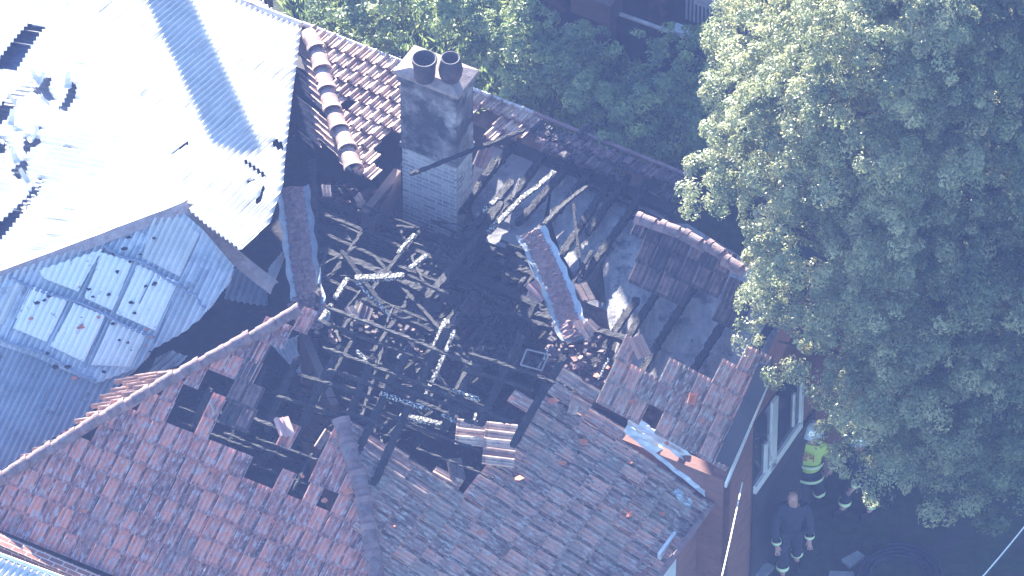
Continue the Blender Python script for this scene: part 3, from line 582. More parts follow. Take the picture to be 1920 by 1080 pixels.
for k, (a, b) in enumerate(raft): onT1(a, b, 'rafter', .10, .07, 'char', -.10, seed=240 + k)
rr = random.Random(77)
for k in range(14):                              # thin battens bared along the break of the front slopes
    x, y = [(335, 745), (330, 770), (420, 790), (480, 810), (470, 850), (490, 880), (600, 700), (640, 725), (700, 760), (760, 790), (720, 680), (800, 700), (840, 740), (780, 830)][k]; l_ = rr.uniform(60, 150)
    onT1((x, y), (x + l_, y + .39 * l_ + rr.uniform(-6, 6)), w=.03, h=.025, m=rr.choice(['char', 'char_grey']), lift=rr.uniform(-.25, -.02), seed=500 + k)
for k in range(26):                              # tangle of thin charred rafters deep in the hole
    x, y = rr.uniform(600, 1020), rr.uniform(420, 760); l_ = rr.uniform(70, 190); a = rr.choice([rr.gauss(2.1, .25), rr.gauss(.38, .12), rr.gauss(.5, .5)])
    z0 = rr.uniform(2.2, 3.2); part_beam('fallen_rafter', (x - math.cos(a) * l_ / 2, y - math.sin(a) * l_ / 2), (x + math.cos(a) * l_ / 2, y + math.sin(a) * l_ / 2), z0, z0 + rr.uniform(-.5, .5), rr.uniform(.03, .07), rr.uniform(.03, .05), m='char', seed=530 + k, rough=.006)
for k, (a, b, za, zb_) in enumerate([((590, 560), (760, 300), 3.0, 2.8), ((640, 620), (800, 420), 3.1, 2.8), ((700, 660), (850, 440), 3.1, 2.7), ((780, 700), (930, 470), 3.2, 2.8), ((850, 740), (985, 520), 3.2, 2.9), ((600, 400), (760, 468), 2.9, 2.9),
        ((610, 440), (880, 550), 2.9, 2.9), ((600, 520), (820, 610), 3.0, 3.0), ((640, 700), (960, 830), 3.1, 3.0), ((820, 450), (1000, 640), 3.3, 2.6), ((700, 480), (900, 700), 2.9, 3.2), ((880, 640), (1020, 500), 3.1, 2.8), ((1010, 620), (1110, 470), 2.9, 2.8), ((560, 820), (660, 640), 3.2, 3.3), ((430, 830), (500, 690), 3.4, 3.7)]):
    part_beam('rafter', a, b, za, zb_, .055, .05, seed=600 + k, rough=.005)
# dark far framing round the hole
for k, (a, b, za, zb_) in enumerate([((585, 300), (600, 600), 2.7, 2.9), ((560, 360), (700, 420), 2.5, 2.4), ((620, 350), (720, 395), 2.4, 2.4), ((600, 470), (820, 560), 2.9, 3.0), ((820, 500), (1040, 590), 3.0, 3.0), ((900, 480), (1010, 520), 2.8, 2.8), ((700, 420), (960, 480), 2.4, 2.5),
        ((740, 640), (1010, 660), 2.6, 2.6), ((1000, 590), (1180, 640), 3.0, 3.1), ((940, 380), (800, 560), 3.1, 3.4), ((960, 340), (870, 450), 2.9, 3.2), ((680, 560), (860, 640), 3.6, 3.2), ((560, 790), (480, 880), 3.2, 2.9), ((700, 250), (705, 400), 3.0, 1.4)]):
    part_beam('fallen_rafter' if k > 5 else 'ceiling_joist', a, b, za, zb_, .11, .09, seed=300 + k)
# valley gutters with debris lying in them
def valley(nm, cl_, w_, seed, m='valley'):
    mb = MB(); rr = random.Random(seed); rows = []; pts = []
    for i in range(len(cl_) - 1):
        for q in range(10): pts.append(cl_[i].lerp(cl_[i + 1], q / 10))
    pts.append(cl_[-1])
    for i, c in enumerate(pts):
        d = (pts[min(i + 1, len(pts) - 1)] - pts[max(0, i - 1)]).normalized(); s_ = d.cross(Z).normalized()
        ww = w_ * (1 + .06 * math.sin(i * .9)); rows.append([c + s_ * (ww * f_) + Z * (.10 * abs(f_ * 2) ** 2 + rr.gauss(0, .004)) for f_ in (-.5, -.42, -.25, 0, .25, .42, .5)])
    mb.grid(rows, .5); mb.grid([[x - Z * .008 for x in r] for r in rows], .5); v_ = mb.build(nm, M[m], H)
    db = MB(); rr = random.Random(seed + 1)
    rows = []
    for i in range(1, len(pts)):
        for _q in range(2):
            c = pts[i - 1].lerp(pts[i], _q / 2); d = (pts[i] - pts[i - 1]).normalized(); s_ = d.cross(Z).normalized()
            rows.append([c + s_ * (w_ * f_ * (.9 + rr.uniform(-.15, .15))) + Z * (.05 + rr.uniform(0, .05) * (1 - abs(f_) * 2)) for f_ in (-.36, -.2, -.08, 0, .08, .2, .36)])
    db.grid(rows, .5); db.build('debris_bed', M['debris'], v_)
    return v_
valley('valley_gutter', [P(548, 356, 3.0), P(558, 430, 3.0), P(566, 500, 3.0), P(578, 570, 3.05), P(590, 612, 3.1)], .50, 5)
valley('valley_gutter', [P(994, 440, 3.9), P(1020, 490, 3.75), P(1042, 540, 3.6), P(1060, 590, 3.45), P(1078, 640, 3.4)], .48, 8)
mb = MB(); [mb.tube([P(1018 + 60 * q / 6, 500 + 140 * q / 6, 3.6 - .05 * q) - U * .26 for q in range(7)], .012, 6)]; mb.build('bent_flashing_edge', M['valley'], H)
plj = Plane(P(520, 620, 3.3), P(560, 700, 2.7), P(555, 625, 3.2))
corr(plj, [(510, 648), (560, 628), (556, 640), (568, 710)], (535, 640), (562, 700), seed=45, period=.07).build('flashing_sheet', M['valley'], H)
# sunlit loose tiles at the broken edges
def tile_mb(c, ax, ay, nrm, w_=.22, l_=.36, seed=0):
    mb = MB(); pr = PROF
    top = [[c + ax * ((f - .5) * w_) + ay * (t_ * l_) + nrm * h for f, h in pr] for t_ in (-.5, .5)]; bot = [[p - nrm * .02 for p in r] for r in top]
    mb.grid(top, .5); mb.grid([bot[1], bot[0]], .5); mb.grid([top[0], bot[0]], .5); mb.grid([bot[1], top[1]], .5); mb.face([top[0][0], top[1][0], bot[1][0], bot[0][0]]); mb.face([top[1][-1], top[0][-1], bot[0][-1], bot[1][-1]])
    return mb
def loose(px, py, z, az, tilt, m, label, roll=0, w_=.22, l_=.36, group='loose and slipped roof tiles'):
    ax = Vector((math.cos(az), math.sin(az), math.sin(roll))).normalized(); ay = Vector((-math.sin(az) * math.cos(tilt), math.cos(az) * math.cos(tilt), math.sin(tilt))); ay = (ay - ax * ay.dot(ax)).normalized(); nr = ax.cross(ay)
    return tag(tile_mb(P(px, py, z), ax, ay, nr, w_, l_).build('loose_tile', M[m]), label, 'roof tile', group)

# slipped rows of tiles that catch the sun at the break of the front slopes
sl1 = Plane(P(900, 830, 3.75), P(940, 830, 3.75), P(900, 870, 3.72))
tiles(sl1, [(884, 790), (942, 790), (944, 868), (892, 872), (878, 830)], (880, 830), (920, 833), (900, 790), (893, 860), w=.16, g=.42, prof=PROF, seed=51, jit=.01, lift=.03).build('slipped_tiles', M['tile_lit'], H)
sl2 = Plane(P(820, 900, 3.5), P(860, 920, 3.45), P(800, 940, 3.35))
tiles(sl2, [(822, 880), (862, 898), (846, 932), (808, 912)], (835, 910), (800, 890), (810, 930), (840, 880), w=.14, g=.42, prof=PROF, seed=52).build('slipped_tiles', M['tile_lit'], H)
sl3 = Plane(P(700, 830, 4.0), P(780, 880, 3.8), P(660, 900, 3.85))
tiles(sl3, [(655, 805), (690, 815), (772, 868), (800, 905), (780, 920), (730, 885), (664, 835)], (700, 850), (668, 826), (690, 860), (712, 830), w=.15, g=.40, prof=PROF, seed=53, jit=.012).build('slipped_tiles', M['cap'], H)
sl4 = Plane(P(575, 850, 3.7), P(610, 840, 3.7), P(585, 870, 3.64))
tiles(sl4, [(572, 850), (590, 822), (614, 826), (600, 852), (580, 858)], (585, 858), (604, 826), (570, 845), (600, 856), w=.12, g=.30, prof=PROF, seed=54).build('slipped_tiles', M['tile_lit'], H)
tl = [(533, 800, 4.15, .3, .1, 'tile_red', 'pink clay tile standing alone over the black gap of the front slope'),
      (405, 765, 4.0, .3, .3, 'tile_lit', 'pale tile end tipped up at the small hole in the front slope'),
      (675, 375, 2.8, .9, .9, 'tile_lit', 'bright broken tile leaning below the end of the capped hip'),
      (612, 358, 2.9, .1, .3, 'tile_lit', 'sunlit tile shard lying beyond the valley gutter near iron edge'),
      (905, 295, 2.9, -.4, .4, 'tile_burnt', 'dark red tile lodged just right of the chimney'),
      (1010, 545, 3.5, .8, .3, 'tile_red', 'red tile slipped out of the debris-filled valley on its left'),
      (1000, 555, 3.5, 1.2, .5, 'tile_lit', 'pale broken tile edge beside the debris-filled valley'),
      (1095, 548, 3.4, .4, .1, 'tile_burnt', 'dull tile hanging on the right side of the debris-filled valley'),
      (1110, 610, 3.5, .9, .4, 'tile_lit', 'cream tile shard sticking up at the lower end of the valley, right'),
      (1100, 622, 3.5, .7, .5, 'tile_lit', 'cream tile shard propped among debris at the valley foot, middle'),
      (1088, 612, 3.5, .5, .5, 'tile_lit', 'cream tile shard propped among debris at the valley foot, left'),
      (682, 590, 3.4, -.3, .15, 'tile_burnt', 'sooty tile lying flat on the burnt battens in the middle of the void'),
      (660, 585, 3.5, .6, .35, 'tile_lit', 'Y-shaped bright tile shard among the burnt battens'),
      (1298, 748, 3.9, -.3, .5, 'tile_fresh', 'fresh orange broken tile on the grey right-hand slope'),
      (1200, 650, 4.2, .5, .5, 'tile_grey', 'grey tile slid upward out of the right-hand slope'),
      (855, 880, 3.6, .2, .4, 'tile_burnt', 'dark tile tipped over at the broken top of the front slope'),
      (1075, 765, 3.6, -.2, .2, 'tile_lit', 'ribbed white-lit tile in a gap high on the lower slope')]
for t_ in tl: loose(*t_, w_={'tile_lit': .14, 'tile_fresh': .12}.get(t_[5], .22), l_={'tile_lit': .20, 'tile_fresh': .17}.get(t_[5], .34))
# small orange breaks scattered over the slopes
chips = [(405, 882, 1), (570, 895, 1), (650, 925, 2), (765, 905, 2), (900, 1000, 2), (1178, 968, 2), (1052, 870, 2), (1252, 832, 3), (1240, 965, 2), (1140, 690, 3), (1188, 755, 3), (1120, 705, 3), (1050, 700, 3), (735, 990, 2), (1000, 760, 2), (1035, 755, 2), (1320, 790, 3), (270, 880, 1), (515, 980, 1), (610, 940, 1), (160, 960, 1), (1180, 870, 2), (1090, 830, 2), (970, 900, 2)]
for k, (x, y, q) in enumerate(chips):
    pl = {1: plT1, 2: plT2, 3: plR}[q]; c = pl.hit(x, y) + pl.n * .075; r_ = random.Random(k).uniform(.035, .07); rr = random.Random(k)
    mb = MB(); mb.prism([c + Vector((math.cos(i * 1.25) * r_ * rr.uniform(.6, 1.3), math.sin(i * 1.25) * r_ * rr.uniform(.6, 1.3), rr.uniform(-.01, .01))) for i in range(5)], -pl.n * .02)
    where = {1: 'left front slope of red tiles', 2: 'broad lichen-grey lower slope', 3: 'right-hand slope beside the brick gable'}[q]
    tag(mb.build('tile_chip', M['tile_fresh']), 'small orange chip of broken tile on the ' + where, 'tile chip', 'orange tile chips on the ' + where)

# loose burnt timbers ----------------------------------------
tim = [((768, 328), (985, 243), 4.15, 4.35, .07, 'char', 'long blackened batten propped across the chimney face'),
       ((915, 437), (975, 375), 3.4, 3.4, .09, 'silver', 'silver-flecked charred rafter right of the chimney, lower piece'),
       ((975, 375), (1040, 322), 3.4, 3.3, .09, 'silver', 'silver-flecked charred rafter right of the chimney, upper piece'),
       ((905, 397), (935, 372), 3.4, 3.4, .08, 'silver', 'short white-glinting timber close to the right side of chimney'),
       ((962, 372), (975, 335), 3.3, 3.2, .05, 'char_grey', 'thin crooked stick beside the silver-flecked rafter'),
       ((1010, 432), (1100, 350), 3.9, 3.2, .07, 'char_grey', 'burnt rafter running up from the top of the debris-filled valley'),
       ((1090, 515), (1075, 380), 2.8, 2.9, .05, 'char', 'thin dark stick standing off the pale ceiling'),
       ((665, 522), (758, 518), 3.9, 3.9, .12, 'silver', 'thick silver-glinting beam lying level in the middle of the void'),
       ((668, 528), (732, 592), 3.9, 3.6, .06, 'silver', 'flecked stick slanting down from the silver-glinting beam'),
       ((765, 515), (840, 552), 3.6, 3.5, .06, 'char_grey', 'ashy splinter right of the silver-glinting beam'),
       ((745, 476), (778, 440), 3.3, 3.3, .07, 'silver', 'short white-glinting stub, upper of the pair below the chimney'),
       ((768, 505), (800, 478), 3.5, 3.5, .09, 'silver', 'short white-glinting stub, lower of the pair below the chimney'),
       ((628, 560), (652, 522), 3.9, 3.9, .09, 'silver', 'bright cleft timber beside the left valley gutter, upper piece'),
       ((600, 602), (622, 570), 3.9, 3.9, .09, 'silver', 'bright cleft timber beside the left valley gutter, lower piece'),
       ((815, 655), (838, 600), 4.4, 4.4, .12, 'silver', 'broad white-glinting rafter stub, left of the standing pair'),
       ((798, 740), (852, 620), 4.3, 4.5, .07, 'silver', 'long silver-flecked rafter, right of the standing pair'),
       ((750, 778), (835, 798), 4.3, 4.3, .10, 'silver', 'bright white beam lying across the gap above the front slope'),
       ((668, 658), (705, 692), 4.4, 4.3, .07, 'silver', 'flaky glinting stick crossing a batten in mid void'),
       ((745, 672), (766, 650), 4.4, 4.4, .05, 'silver', 'little pale peg upright on the batten, middle'),
       ((652, 574), (676, 545), 4.2, 4.2, .035, 'char_grey', 'slim pale stick standing by the sooty flat tile'),
       ((725, 605), (738, 575), 4.2, 4.2, .035, 'char_grey', 'slim pale stick crossing the batten end'),
       ((598, 500), (668, 462), 3.1, 3.1, .035, 'char_grey', 'thin speckled lath lying beyond the silver-glinting beam'),
       ((602, 525), (640, 500), 3.1, 3.2, .035, 'char', 'thin dark lath near the left valley gutter'),
       ((550, 920), (585, 850), 3.6, 3.8, .05, 'char_grey', 'stick with a sunlit edge in the gap of the front slope'),
       ((1122, 712), (1142, 672), 4.1, 4.2, .04, 'silver', 'pale stick lying on the edge of the right-hand slope'),
       ((1010, 690), (1028, 655), 3.6, 3.6, .03, 'silver', 'slim white stick beside the small square frame at the valley foot'),
       ((885, 798), (893, 775), 4.2, 4.2, .05, 'silver', 'short white upright above the slipped sunlit tiles'),
       ((880, 780), (640, 470), 2.6, 3.2, .08, 'char', 'long black pole slanting through the dark centre'),
       ((1000, 560), (780, 470), 2.9, 2.9, .09, 'char', 'heavy black beam across the shaded middle'),
       ((870, 560), (770, 640), 2.4, 2.5, .08, 'char', 'black joist end over the grey slab in the centre'),
       ((940, 500), (760, 560), 2.6, 3.0, .08, 'char', 'black rafter fallen behind the silver-glinting beam'),
       ((1060, 700), (920, 600), 2.6, 2.8, .09, 'char', 'black timber leading into the foot of the valley')]
for k, (a, b, za, zb_, w_, m_, lab) in enumerate(tim):
    tag(beam(P(*a, za), P(*b, zb_), w_ * .8, w_ * .6, .005 if m_ == 'silver' else .004, 400 + k, step=.035 if m_ == 'silver' else .06).build('burnt_timber', M[m_]), lab, 'burnt timber', 'burnt roof timbers lying in the void')
# small square metal frame at the valley foot
fr = [P(988, 655, 3.6), P(1028, 665, 3.6), P(1016, 695, 3.5), P(976, 684, 3.5)]
mb = MB(); [mb.tube([fr[i], fr[(i + 1) % 4]], .013, 6) for i in range(4)]; tag(mb.build('metal_frame', M['board']), 'small bare square metal frame at the foot of the debris-filled valley', 'frame')
# rubble heaps (uncountable)
def rubble(nm, area, zf, n, m, label, smin=.02, smax=.08, seed=0):
    rr = random.Random(seed); mb = MB(); xs = [p[0] for p in area]; ys = [p[1] for p in area]; k = 0
    while k < n:
        x, y = rr.uniform(min(xs), max(xs)), rr.uniform(min(ys), max(ys))
        if not inside(area, x, y): continue
        k += 1; c = P(x, y, zf(x, y) if callable(zf) else zf + rr.uniform(0, .12)); s_ = rr.uniform(smin, smax)
        a = rr.uniform(0, 6); ax = Vector((math.cos(a), math.sin(a), rr.uniform(-.5, .5))) * s_; ay = ax.cross(Vector((rr.uniform(-.3, .3), rr.uniform(-.3, .3), 1))).normalized() * s_ * rr.uniform(.4, 1.2); az = ax.cross(ay).normalized() * s_ * rr.uniform(.2, .6)
        mb.box(c - ax / 2 - ay / 2, ax, ay, az, rr.random())
    return tag(mb.build(nm, m), label, 'rubble', kind='stuff')
rubble('rubble', [(590, 300), (760, 380), (1000, 480), (1080, 600), (1180, 640), (1100, 720), (960, 800), (700, 860), (480, 850), (560, 660), (590, 560)], .35, 1100, M['char'], 'burnt rubble covering the floor of the gutted rooms', .05, .22, 61)
rubble('rubble', [(1040, 560), (1100, 600), (1130, 660), (1140, 740), (1060, 740), (1010, 700), (1030, 640)], 3.1, 300, M['tile_burnt'], 'broken tile rubble heaped at the foot of the valley', .03, .12, 62)
rubble('rubble', [(1075, 590), (1120, 600), (1135, 640), (1095, 640), (1130, 780), (1100, 770)], 3.4, 16, M['tile_lit'], 'cream shards on the broken tile heap', .03, .07, 63)
rubble('rubble', [(600, 340), (750, 360), (740, 430), (620, 420)], 2.0, 180, M['tile_burnt'], 'tile rubble at the base of the chimney', .04, .14, 64)
rubble('rubble', [(1000, 240), (1100, 270), (1180, 300), (1090, 300), (1010, 275)], 2.85, 120, M['tile_burnt'], 'smashed tiles heaped on the back eave', .04, .16, 65)
rubble('rubble', [(538, 560), (600, 540), (630, 640), (560, 620)], 3.15, 90, M['debris'], 'pink dust and tile crumbs at the lower end of the left valley gutter', .02, .08, 66)
rubble('rubble', [(880, 650), (960, 650), (1040, 690), (960, 700), (880, 680)], 3.2, 160, M['char_grey'], 'ash heap left of the valley foot', .02, .10, 67)
rubble('rubble', [(640, 560), (760, 590), (900, 660), (880, 690), (640, 610)], 3.0, 50, M['tile_burnt'], 'sooty tile crumbs caught on the battens', .02, .08, 68)

rr = random.Random(91); mb = MB(); area = [(600, 420), (760, 400), (960, 420), (1100, 600), (1180, 650), (1040, 720), (960, 770), (760, 860), (480, 860), (330, 760), (560, 660), (600, 590)]; k = 0
while k < 420:
    x, y = rr.uniform(330, 1180), rr.uniform(400, 860)
    if not inside(area, x, y): continue
    k += 1; l_ = rr.uniform(.25, 1.3); a = rr.choice([rr.gauss(-YAW, .15), rr.gauss(math.pi / 2 - YAW, .25), rr.uniform(0, 3.14)]); c = P(x, y, rr.uniform(1.2, 3.0)); d = Vector((math.cos(a), math.sin(a), rr.gauss(0, .25))).normalized() * l_
    beam(c - d / 2, c + d / 2, rr.uniform(.015, .045), rr.uniform(.012, .03), .004, 700 + k, mb=mb, step=.12)
tag(mb.build('charred_splinters', M['char']), 'tangle of thin charred splinters and lath filling the gutted rooms', 'splinters', kind='stuff')

# =========================================================== NEIGHBOUR BUILDING (behind the bushes)
nb0 = P(1010, 66, 0)
nb = thing('neighbour_house', 'dark two-storey neighbouring house beyond the bushes at the top edge', 'house', nb0)
w = MB(); w.box(nb0, U * 12, V * 3, Z * 3.4); w.build('wall', M['darkwall'], nb)
c_ = Vector((-1.7, 11.5, 0)); w = MB(); w.box(c_, U * 16, V * 6, Z * 8.6); w.build('wall', M['darkwall'], nb)  # unseen taller wing, added and sized to shade the right side
w = MB(); w.box(nb0 - U * .4 - V * .4 + Z * 3.4, U * 12.8, V * 3.3, Z * .25); w.build('roof', M['tile_burnt'], nb)
for k in range(6):
    w = MB(); w.box(nb0 + U * (.2 + k * .9) - V * .06, U * .32, V * .059, Z * 2.3); w.build('wall_panel', M['pot'], nb)
w = MB(); w.tube([P(1140, 18, 2.0), P(1215, 45, 2.0), P(1385, 105, 2.0)], .035, 8); w.build('handrail', M['gutter'], nb)
w = MB(); a_, b_ = P(1258, 58, 2.05), P(1390, 104, 2.05); w.box(a_, b_ - a_, V * .18, Z * .03); w.build('verandah_edge', M['white'], nb)
for k in range(17):
    q = k / 16; p_ = P(1285 + 115 * q, 36 + 43 * q, 2.4); w = MB(); w.box(p_, U * .035, V * .03, Z * .5); w.build('baluster', M['board'], nb)
wp = P(1300, 6, 2.9); w = MB(); w.box(wp, U * .95, V * .06, Z * 1.1); wf = w.build('window', M['board'], nb)
w = MB(); w.box(wp + U * .07 + Z * .07 - V * .02, U * .81, V * .02, Z * .96); w.build('pane', M['glass_sky'], wf)
w = MB(); w.box(P(1070, 22, 2.0), U * .7, V * .4, Z * .45); tag(w.build('garden_box', M['brownwall']), 'dim brown box standing in front of the dark house at the top', 'box')

# =========================================================== FOLIAGE
def leaves(name, lobes, dens, size, m, parent, seed, squash=1.0, clump=.16, per=26):
    """leaf-sized faces gathered in clumps over the shell of each lobe"""
    r = np.random.default_rng(seed); C_ = []; Nn = []
    for (c, rad) in lobes:
        nb = max(4, int(11 * rad * rad + 3)); d1 = r.normal(size=(nb, 3)); d1 /= np.linalg.norm(d1, axis=1)[:, None]; d1[:, 2] = np.where(d1[:, 2] < -.6, -d1[:, 2], d1[:, 2])
        br = np.minimum(.46, rad * .55) * r.uniform(.7, 1.15, nb); bc = np.array(c) + d1 * (rad * r.uniform(.62, .95, nb))[:, None]
        n = max(3, int(dens * rad * rad / nb)); d = r.normal(size=(nb, n, 3)) + d1[:, None, :] * .9 + np.array([0, 0, .3]); d /= np.linalg.norm(d, axis=2)[:, :, None]
        C_.append((bc[:, None, :] + d * (br[:, None] * r.uniform(.6, 1.05, (nb, n)))[:, :, None]).reshape(-1, 3)); Nn.append(d.reshape(-1, 3))
    C_ = np.concatenate(C_); Nn = np.concatenate(Nn); k = len(C_)
    sz = r.uniform(.6, 1.3, k)
    off = r.normal(size=(k, per, 3)); off /= np.linalg.norm(off, axis=2)[:, :, None]; off = off * .9 + (Nn * .7 + np.array([0, 0, .45]))[:, None, :]; off /= np.linalg.norm(off, axis=2)[:, :, None]
    rad_ = (clump * sz)[:, None] * (1.05 - .5 * r.random((k, per)) ** 2)
    cen = (C_[:, None, :] + off * rad_[:, :, None]).reshape(-1, 3); nrm = (off * 1.0 + np.array([0, 0, .3]) + r.normal(size=(k, per, 3)) * .55).reshape(-1, 3)
    nrm /= np.linalg.norm(nrm, axis=1)[:, None]
    a = np.cross(nrm, r.normal(size=nrm.shape)); a /= np.linalg.norm(a, axis=1)[:, None]; b = np.cross(nrm, a)
    n = len(cen); L_ = size * r.uniform(.6, 1.25, n)[:, None]; W_ = L_ * .42
    v = np.empty((n, 4, 3)); v[:, 0] = cen - a * L_ * .5; v[:, 1] = cen + b * W_ * .5 + nrm * L_ * .06; v[:, 2] = cen + a * L_ * .5 - nrm * L_ * .10; v[:, 3] = cen - b * W_ * .5 + nrm * L_ * .06
    v = v.reshape(-1, 3); org = np.array([v[:, 0].mean(), v[:, 1].mean(), v[:, 2].min()]); v -= org
    me = bpy.data.meshes.new(name); me.vertices.add(n * 4); me.vertices.foreach_set('co', v.astype(np.float32).ravel())
    me.loops.add(n * 4); me.loops.foreach_set('vertex_index', np.arange(n * 4, dtype=np.int32)); me.polygons.add(n)
    me.polygons.foreach_set('loop_start', np.arange(0, n * 4, 4, dtype=np.int32)); me.polygons.foreach_set('loop_total', np.full(n, 4, dtype=np.int32))
    at = me.attributes.new('tint', 'FLOAT', 'FACE'); tn = np.clip(np.repeat(r.random(k), per) * .7 + r.random(n) * .3, 0, 1); at.data.foreach_set('value', tn.astype(np.float32))
    me.materials.append(m); me.update(calc_edges=True); me.validate()
    o = bpy.data.objects.new(name, me); COL.objects.link(o); WL[o.name] = Vector(org); o.parent = parent; o.location = Vector(org) - WL[parent.name]
    return n
def limbs(base, lobes, r0, parent, seed):
    rr = random.Random(seed); mb = MB(); top = Vector((sum(c[0] for c, _ in lobes) / len(lobes), sum(c[1] for c, _ in lobes) / len(lobes), max(c[2] for c, _ in lobes)))
    ax = [base.lerp(top, q / 6) + Vector((rr.gauss(0, .08), rr.gauss(0, .08), 0)) * (q > 0) for q in range(7)]
    mb.tube(ax, [r0 * (1 - .85 * q / 6) for q in range(7)], 10); mb.build('trunk', M['bark'], parent, smooth=True); mb = MB()
    for c, r_ in lobes:
        c = Vector(c); s_ = max(0, min(5.5, (c.z - base.z) / max(.1, top.z - base.z) * 6 - 1)); i = int(s_); p = ax[i].lerp(ax[i + 1], s_ - i)
        mb.tube([p, p.lerp(c, .5) - Z * .1, c], [r0 * .3, r0 * .18, r0 * .06], 6)
    mb.build('limbs', M['bark'], parent, smooth=True)
def tree(name, label, cat, base, lobes_px, m, dens, size, seed, r0=.2, group=None, back=None, **kw):
    t = thing(name, label, cat, base, group); lb = [(tuple(P(x, y, z)), r_) for x, y, z, r_ in lobes_px]
    if back: lb += [((c[0] + .3, c[1] + back, c[2] - .2), r_ * 1.0) for c, r_ in lb if c[1] < base.y - .6]; lb += [((c[0] + .2, c[1] + back * .5, c[2] - .1), r_ * .9) for c, r_ in lb[:len(lobes_px)] if c[1] < base.y - .3]
    limbs(Vector(base), lb, r0, t, seed); leaves('crown', lb, dens, size, m, t, seed, **kw); return t
big = [(1490, 150, 10, .7), (1420, 260, 8.6, .68), (1362, 350, 7.4, .55), (1345, 300, 7.8, .32), (1420, 400, 7.0, .8), (1630, 70, 11, .85), (1575, 190, 9.8, .85), (1500, 310, 8.3, .95), (1455, 250, 8.6, .6), (1500, 440, 6.9, .7),
       (1462, 545, 5.6, .35), (1432, 600, 5.0, .36), (1458, 640, 4.8, .45), (1540, 590, 5.8, .75), (1605, 700, 4.9, .8), (1570, 460, 7.4, 1.0), (1640, 60, 11.4, 1.0), (1600, 210, 10.3, 1.1),
       (1640, 350, 9.0, 1.2), (1640, 520, 7.4, 1.1), (1640, 660, 6.0, 1.1), (1665, 790, 4.6, .75), (1662, 850, 3.8, .4), (1690, 850, 3.9, .9), (1740, 900, 3.2, .6), (1750, 850, 4.0, .8), (1740, 740, 5.3, 1.2), (1760, 580, 6.9, 1.2), (1770, 420, 8.5, 1.25), (1740, 260, 10.0, 1.1), (1710, 110, 11.6, 1.0), (1680, -20, 12.6, .9), (1660, -50, 12, .8)]
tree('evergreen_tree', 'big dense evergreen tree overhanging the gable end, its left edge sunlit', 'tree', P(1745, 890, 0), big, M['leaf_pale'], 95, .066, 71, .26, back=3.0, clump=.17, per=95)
big2 = [(1810, 890, 3.2, .6), (1880, 880, 3.4, .7), (1840, 840, 3.9, .9), (1890, 760, 4.9, 1.2), (1900, 600, 6.4, 1.25), (1910, 440, 8.0, 1.3), (1890, 280, 9.4, 1.2), (1880, 120, 10.8, 1.1), (1830, 20, 11.6, 1.0), (1930, -20, 12.0, 1.2), (2010, 300, 9.0, 1.3), (2010, 560, 6.8, 1.3), (2010, 800, 4.5, 1.2)]
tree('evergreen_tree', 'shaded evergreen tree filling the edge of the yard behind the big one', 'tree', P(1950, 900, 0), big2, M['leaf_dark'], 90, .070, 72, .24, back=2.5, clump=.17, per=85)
shr = [('green shrub at the top edge where the red strip ends', [(630, -60, 2.0, .6), (690, -40, 2.4, .6), (760, -50, 2.6, .6), (700, 30, 1.6, .5), (660, 60, 1.0, .4)]),
       ('bright leafy shrub at the top edge left of the chimney', [(600, -30, 2.0, .5), (640, 5, 2.2, .5), (690, 45, 2.2, .45), (735, 20, 2.5, .55)]),
       ('leafy shrub directly above the chimney pots', [(790, 25, 2.8, .6), (850, 10, 3.0, .6), (850, 75, 2.4, .5), (900, 40, 2.8, .55)]),
       ('tall shrub with the brightest sunlit tuft, right of the chimney', [(965, 35, 3.3, .5), (975, 95, 3.1, .42), (990, 140, 2.8, .45), (925, 110, 2.2, .5), (930, 170, 1.8, .4)]),
       ('shaded bush behind the back eave, first right of the bright shrub', [(1040, 120, 2.6, .6), (1060, 190, 2.5, .6), (1010, 190, 2.2, .5), (1100, 140, 2.2, .5)]),
       ('shaded bush in the middle of the back hedge, below the white rail', [(1150, 160, 2.4, .65), (1130, 230, 2.6, .6), (1190, 210, 2.5, .65), (1110, 255, 2.2, .45)]),
       ('shaded bush against the left edge of the big tree', [(1250, 180, 2.2, .65), (1230, 260, 2.5, .6), (1290, 240, 2.4, .6), (1270, 300, 2.0, .5), (1310, 140, 2.0, .6)])]
for k, (lab, lb) in enumerate(shr):
    bx = P(lb[0][0], lb[0][1], lb[0][2]); tree('shrub', lab, 'shrub', Vector((bx.x, bx.y, 0)), lb, M['leaf_bush'], 110, .085, 80 + k, .06, group='shrubs along the back fence', clump=.15, per=60)
gcv = MB(); rr = random.Random(3)
for k in range(22000):
    x, y = rr.uniform(540, 1400), rr.uniform(-40, 330)
    p_ = P(x, y, 0); h_ = rr.uniform(.1, .5)
    if (p_ - e0).dot(V) < 2.2: continue
    a = rr.uniform(0, 6.28); d = Vector((math.cos(a), math.sin(a), 0)) * .06; l_ = Vector((rr.gauss(0, .12), rr.gauss(0, .12), h_))
    gcv.face([p_ - d + Z * (h_ * .3), p_ + d + Z * (h_ * .3), p_ + l_], rr.random())
tag(gcv.build('undergrowth', M['leaf_bush']), 'low undergrowth between the shrubs', 'undergrowth', kind='stuff')

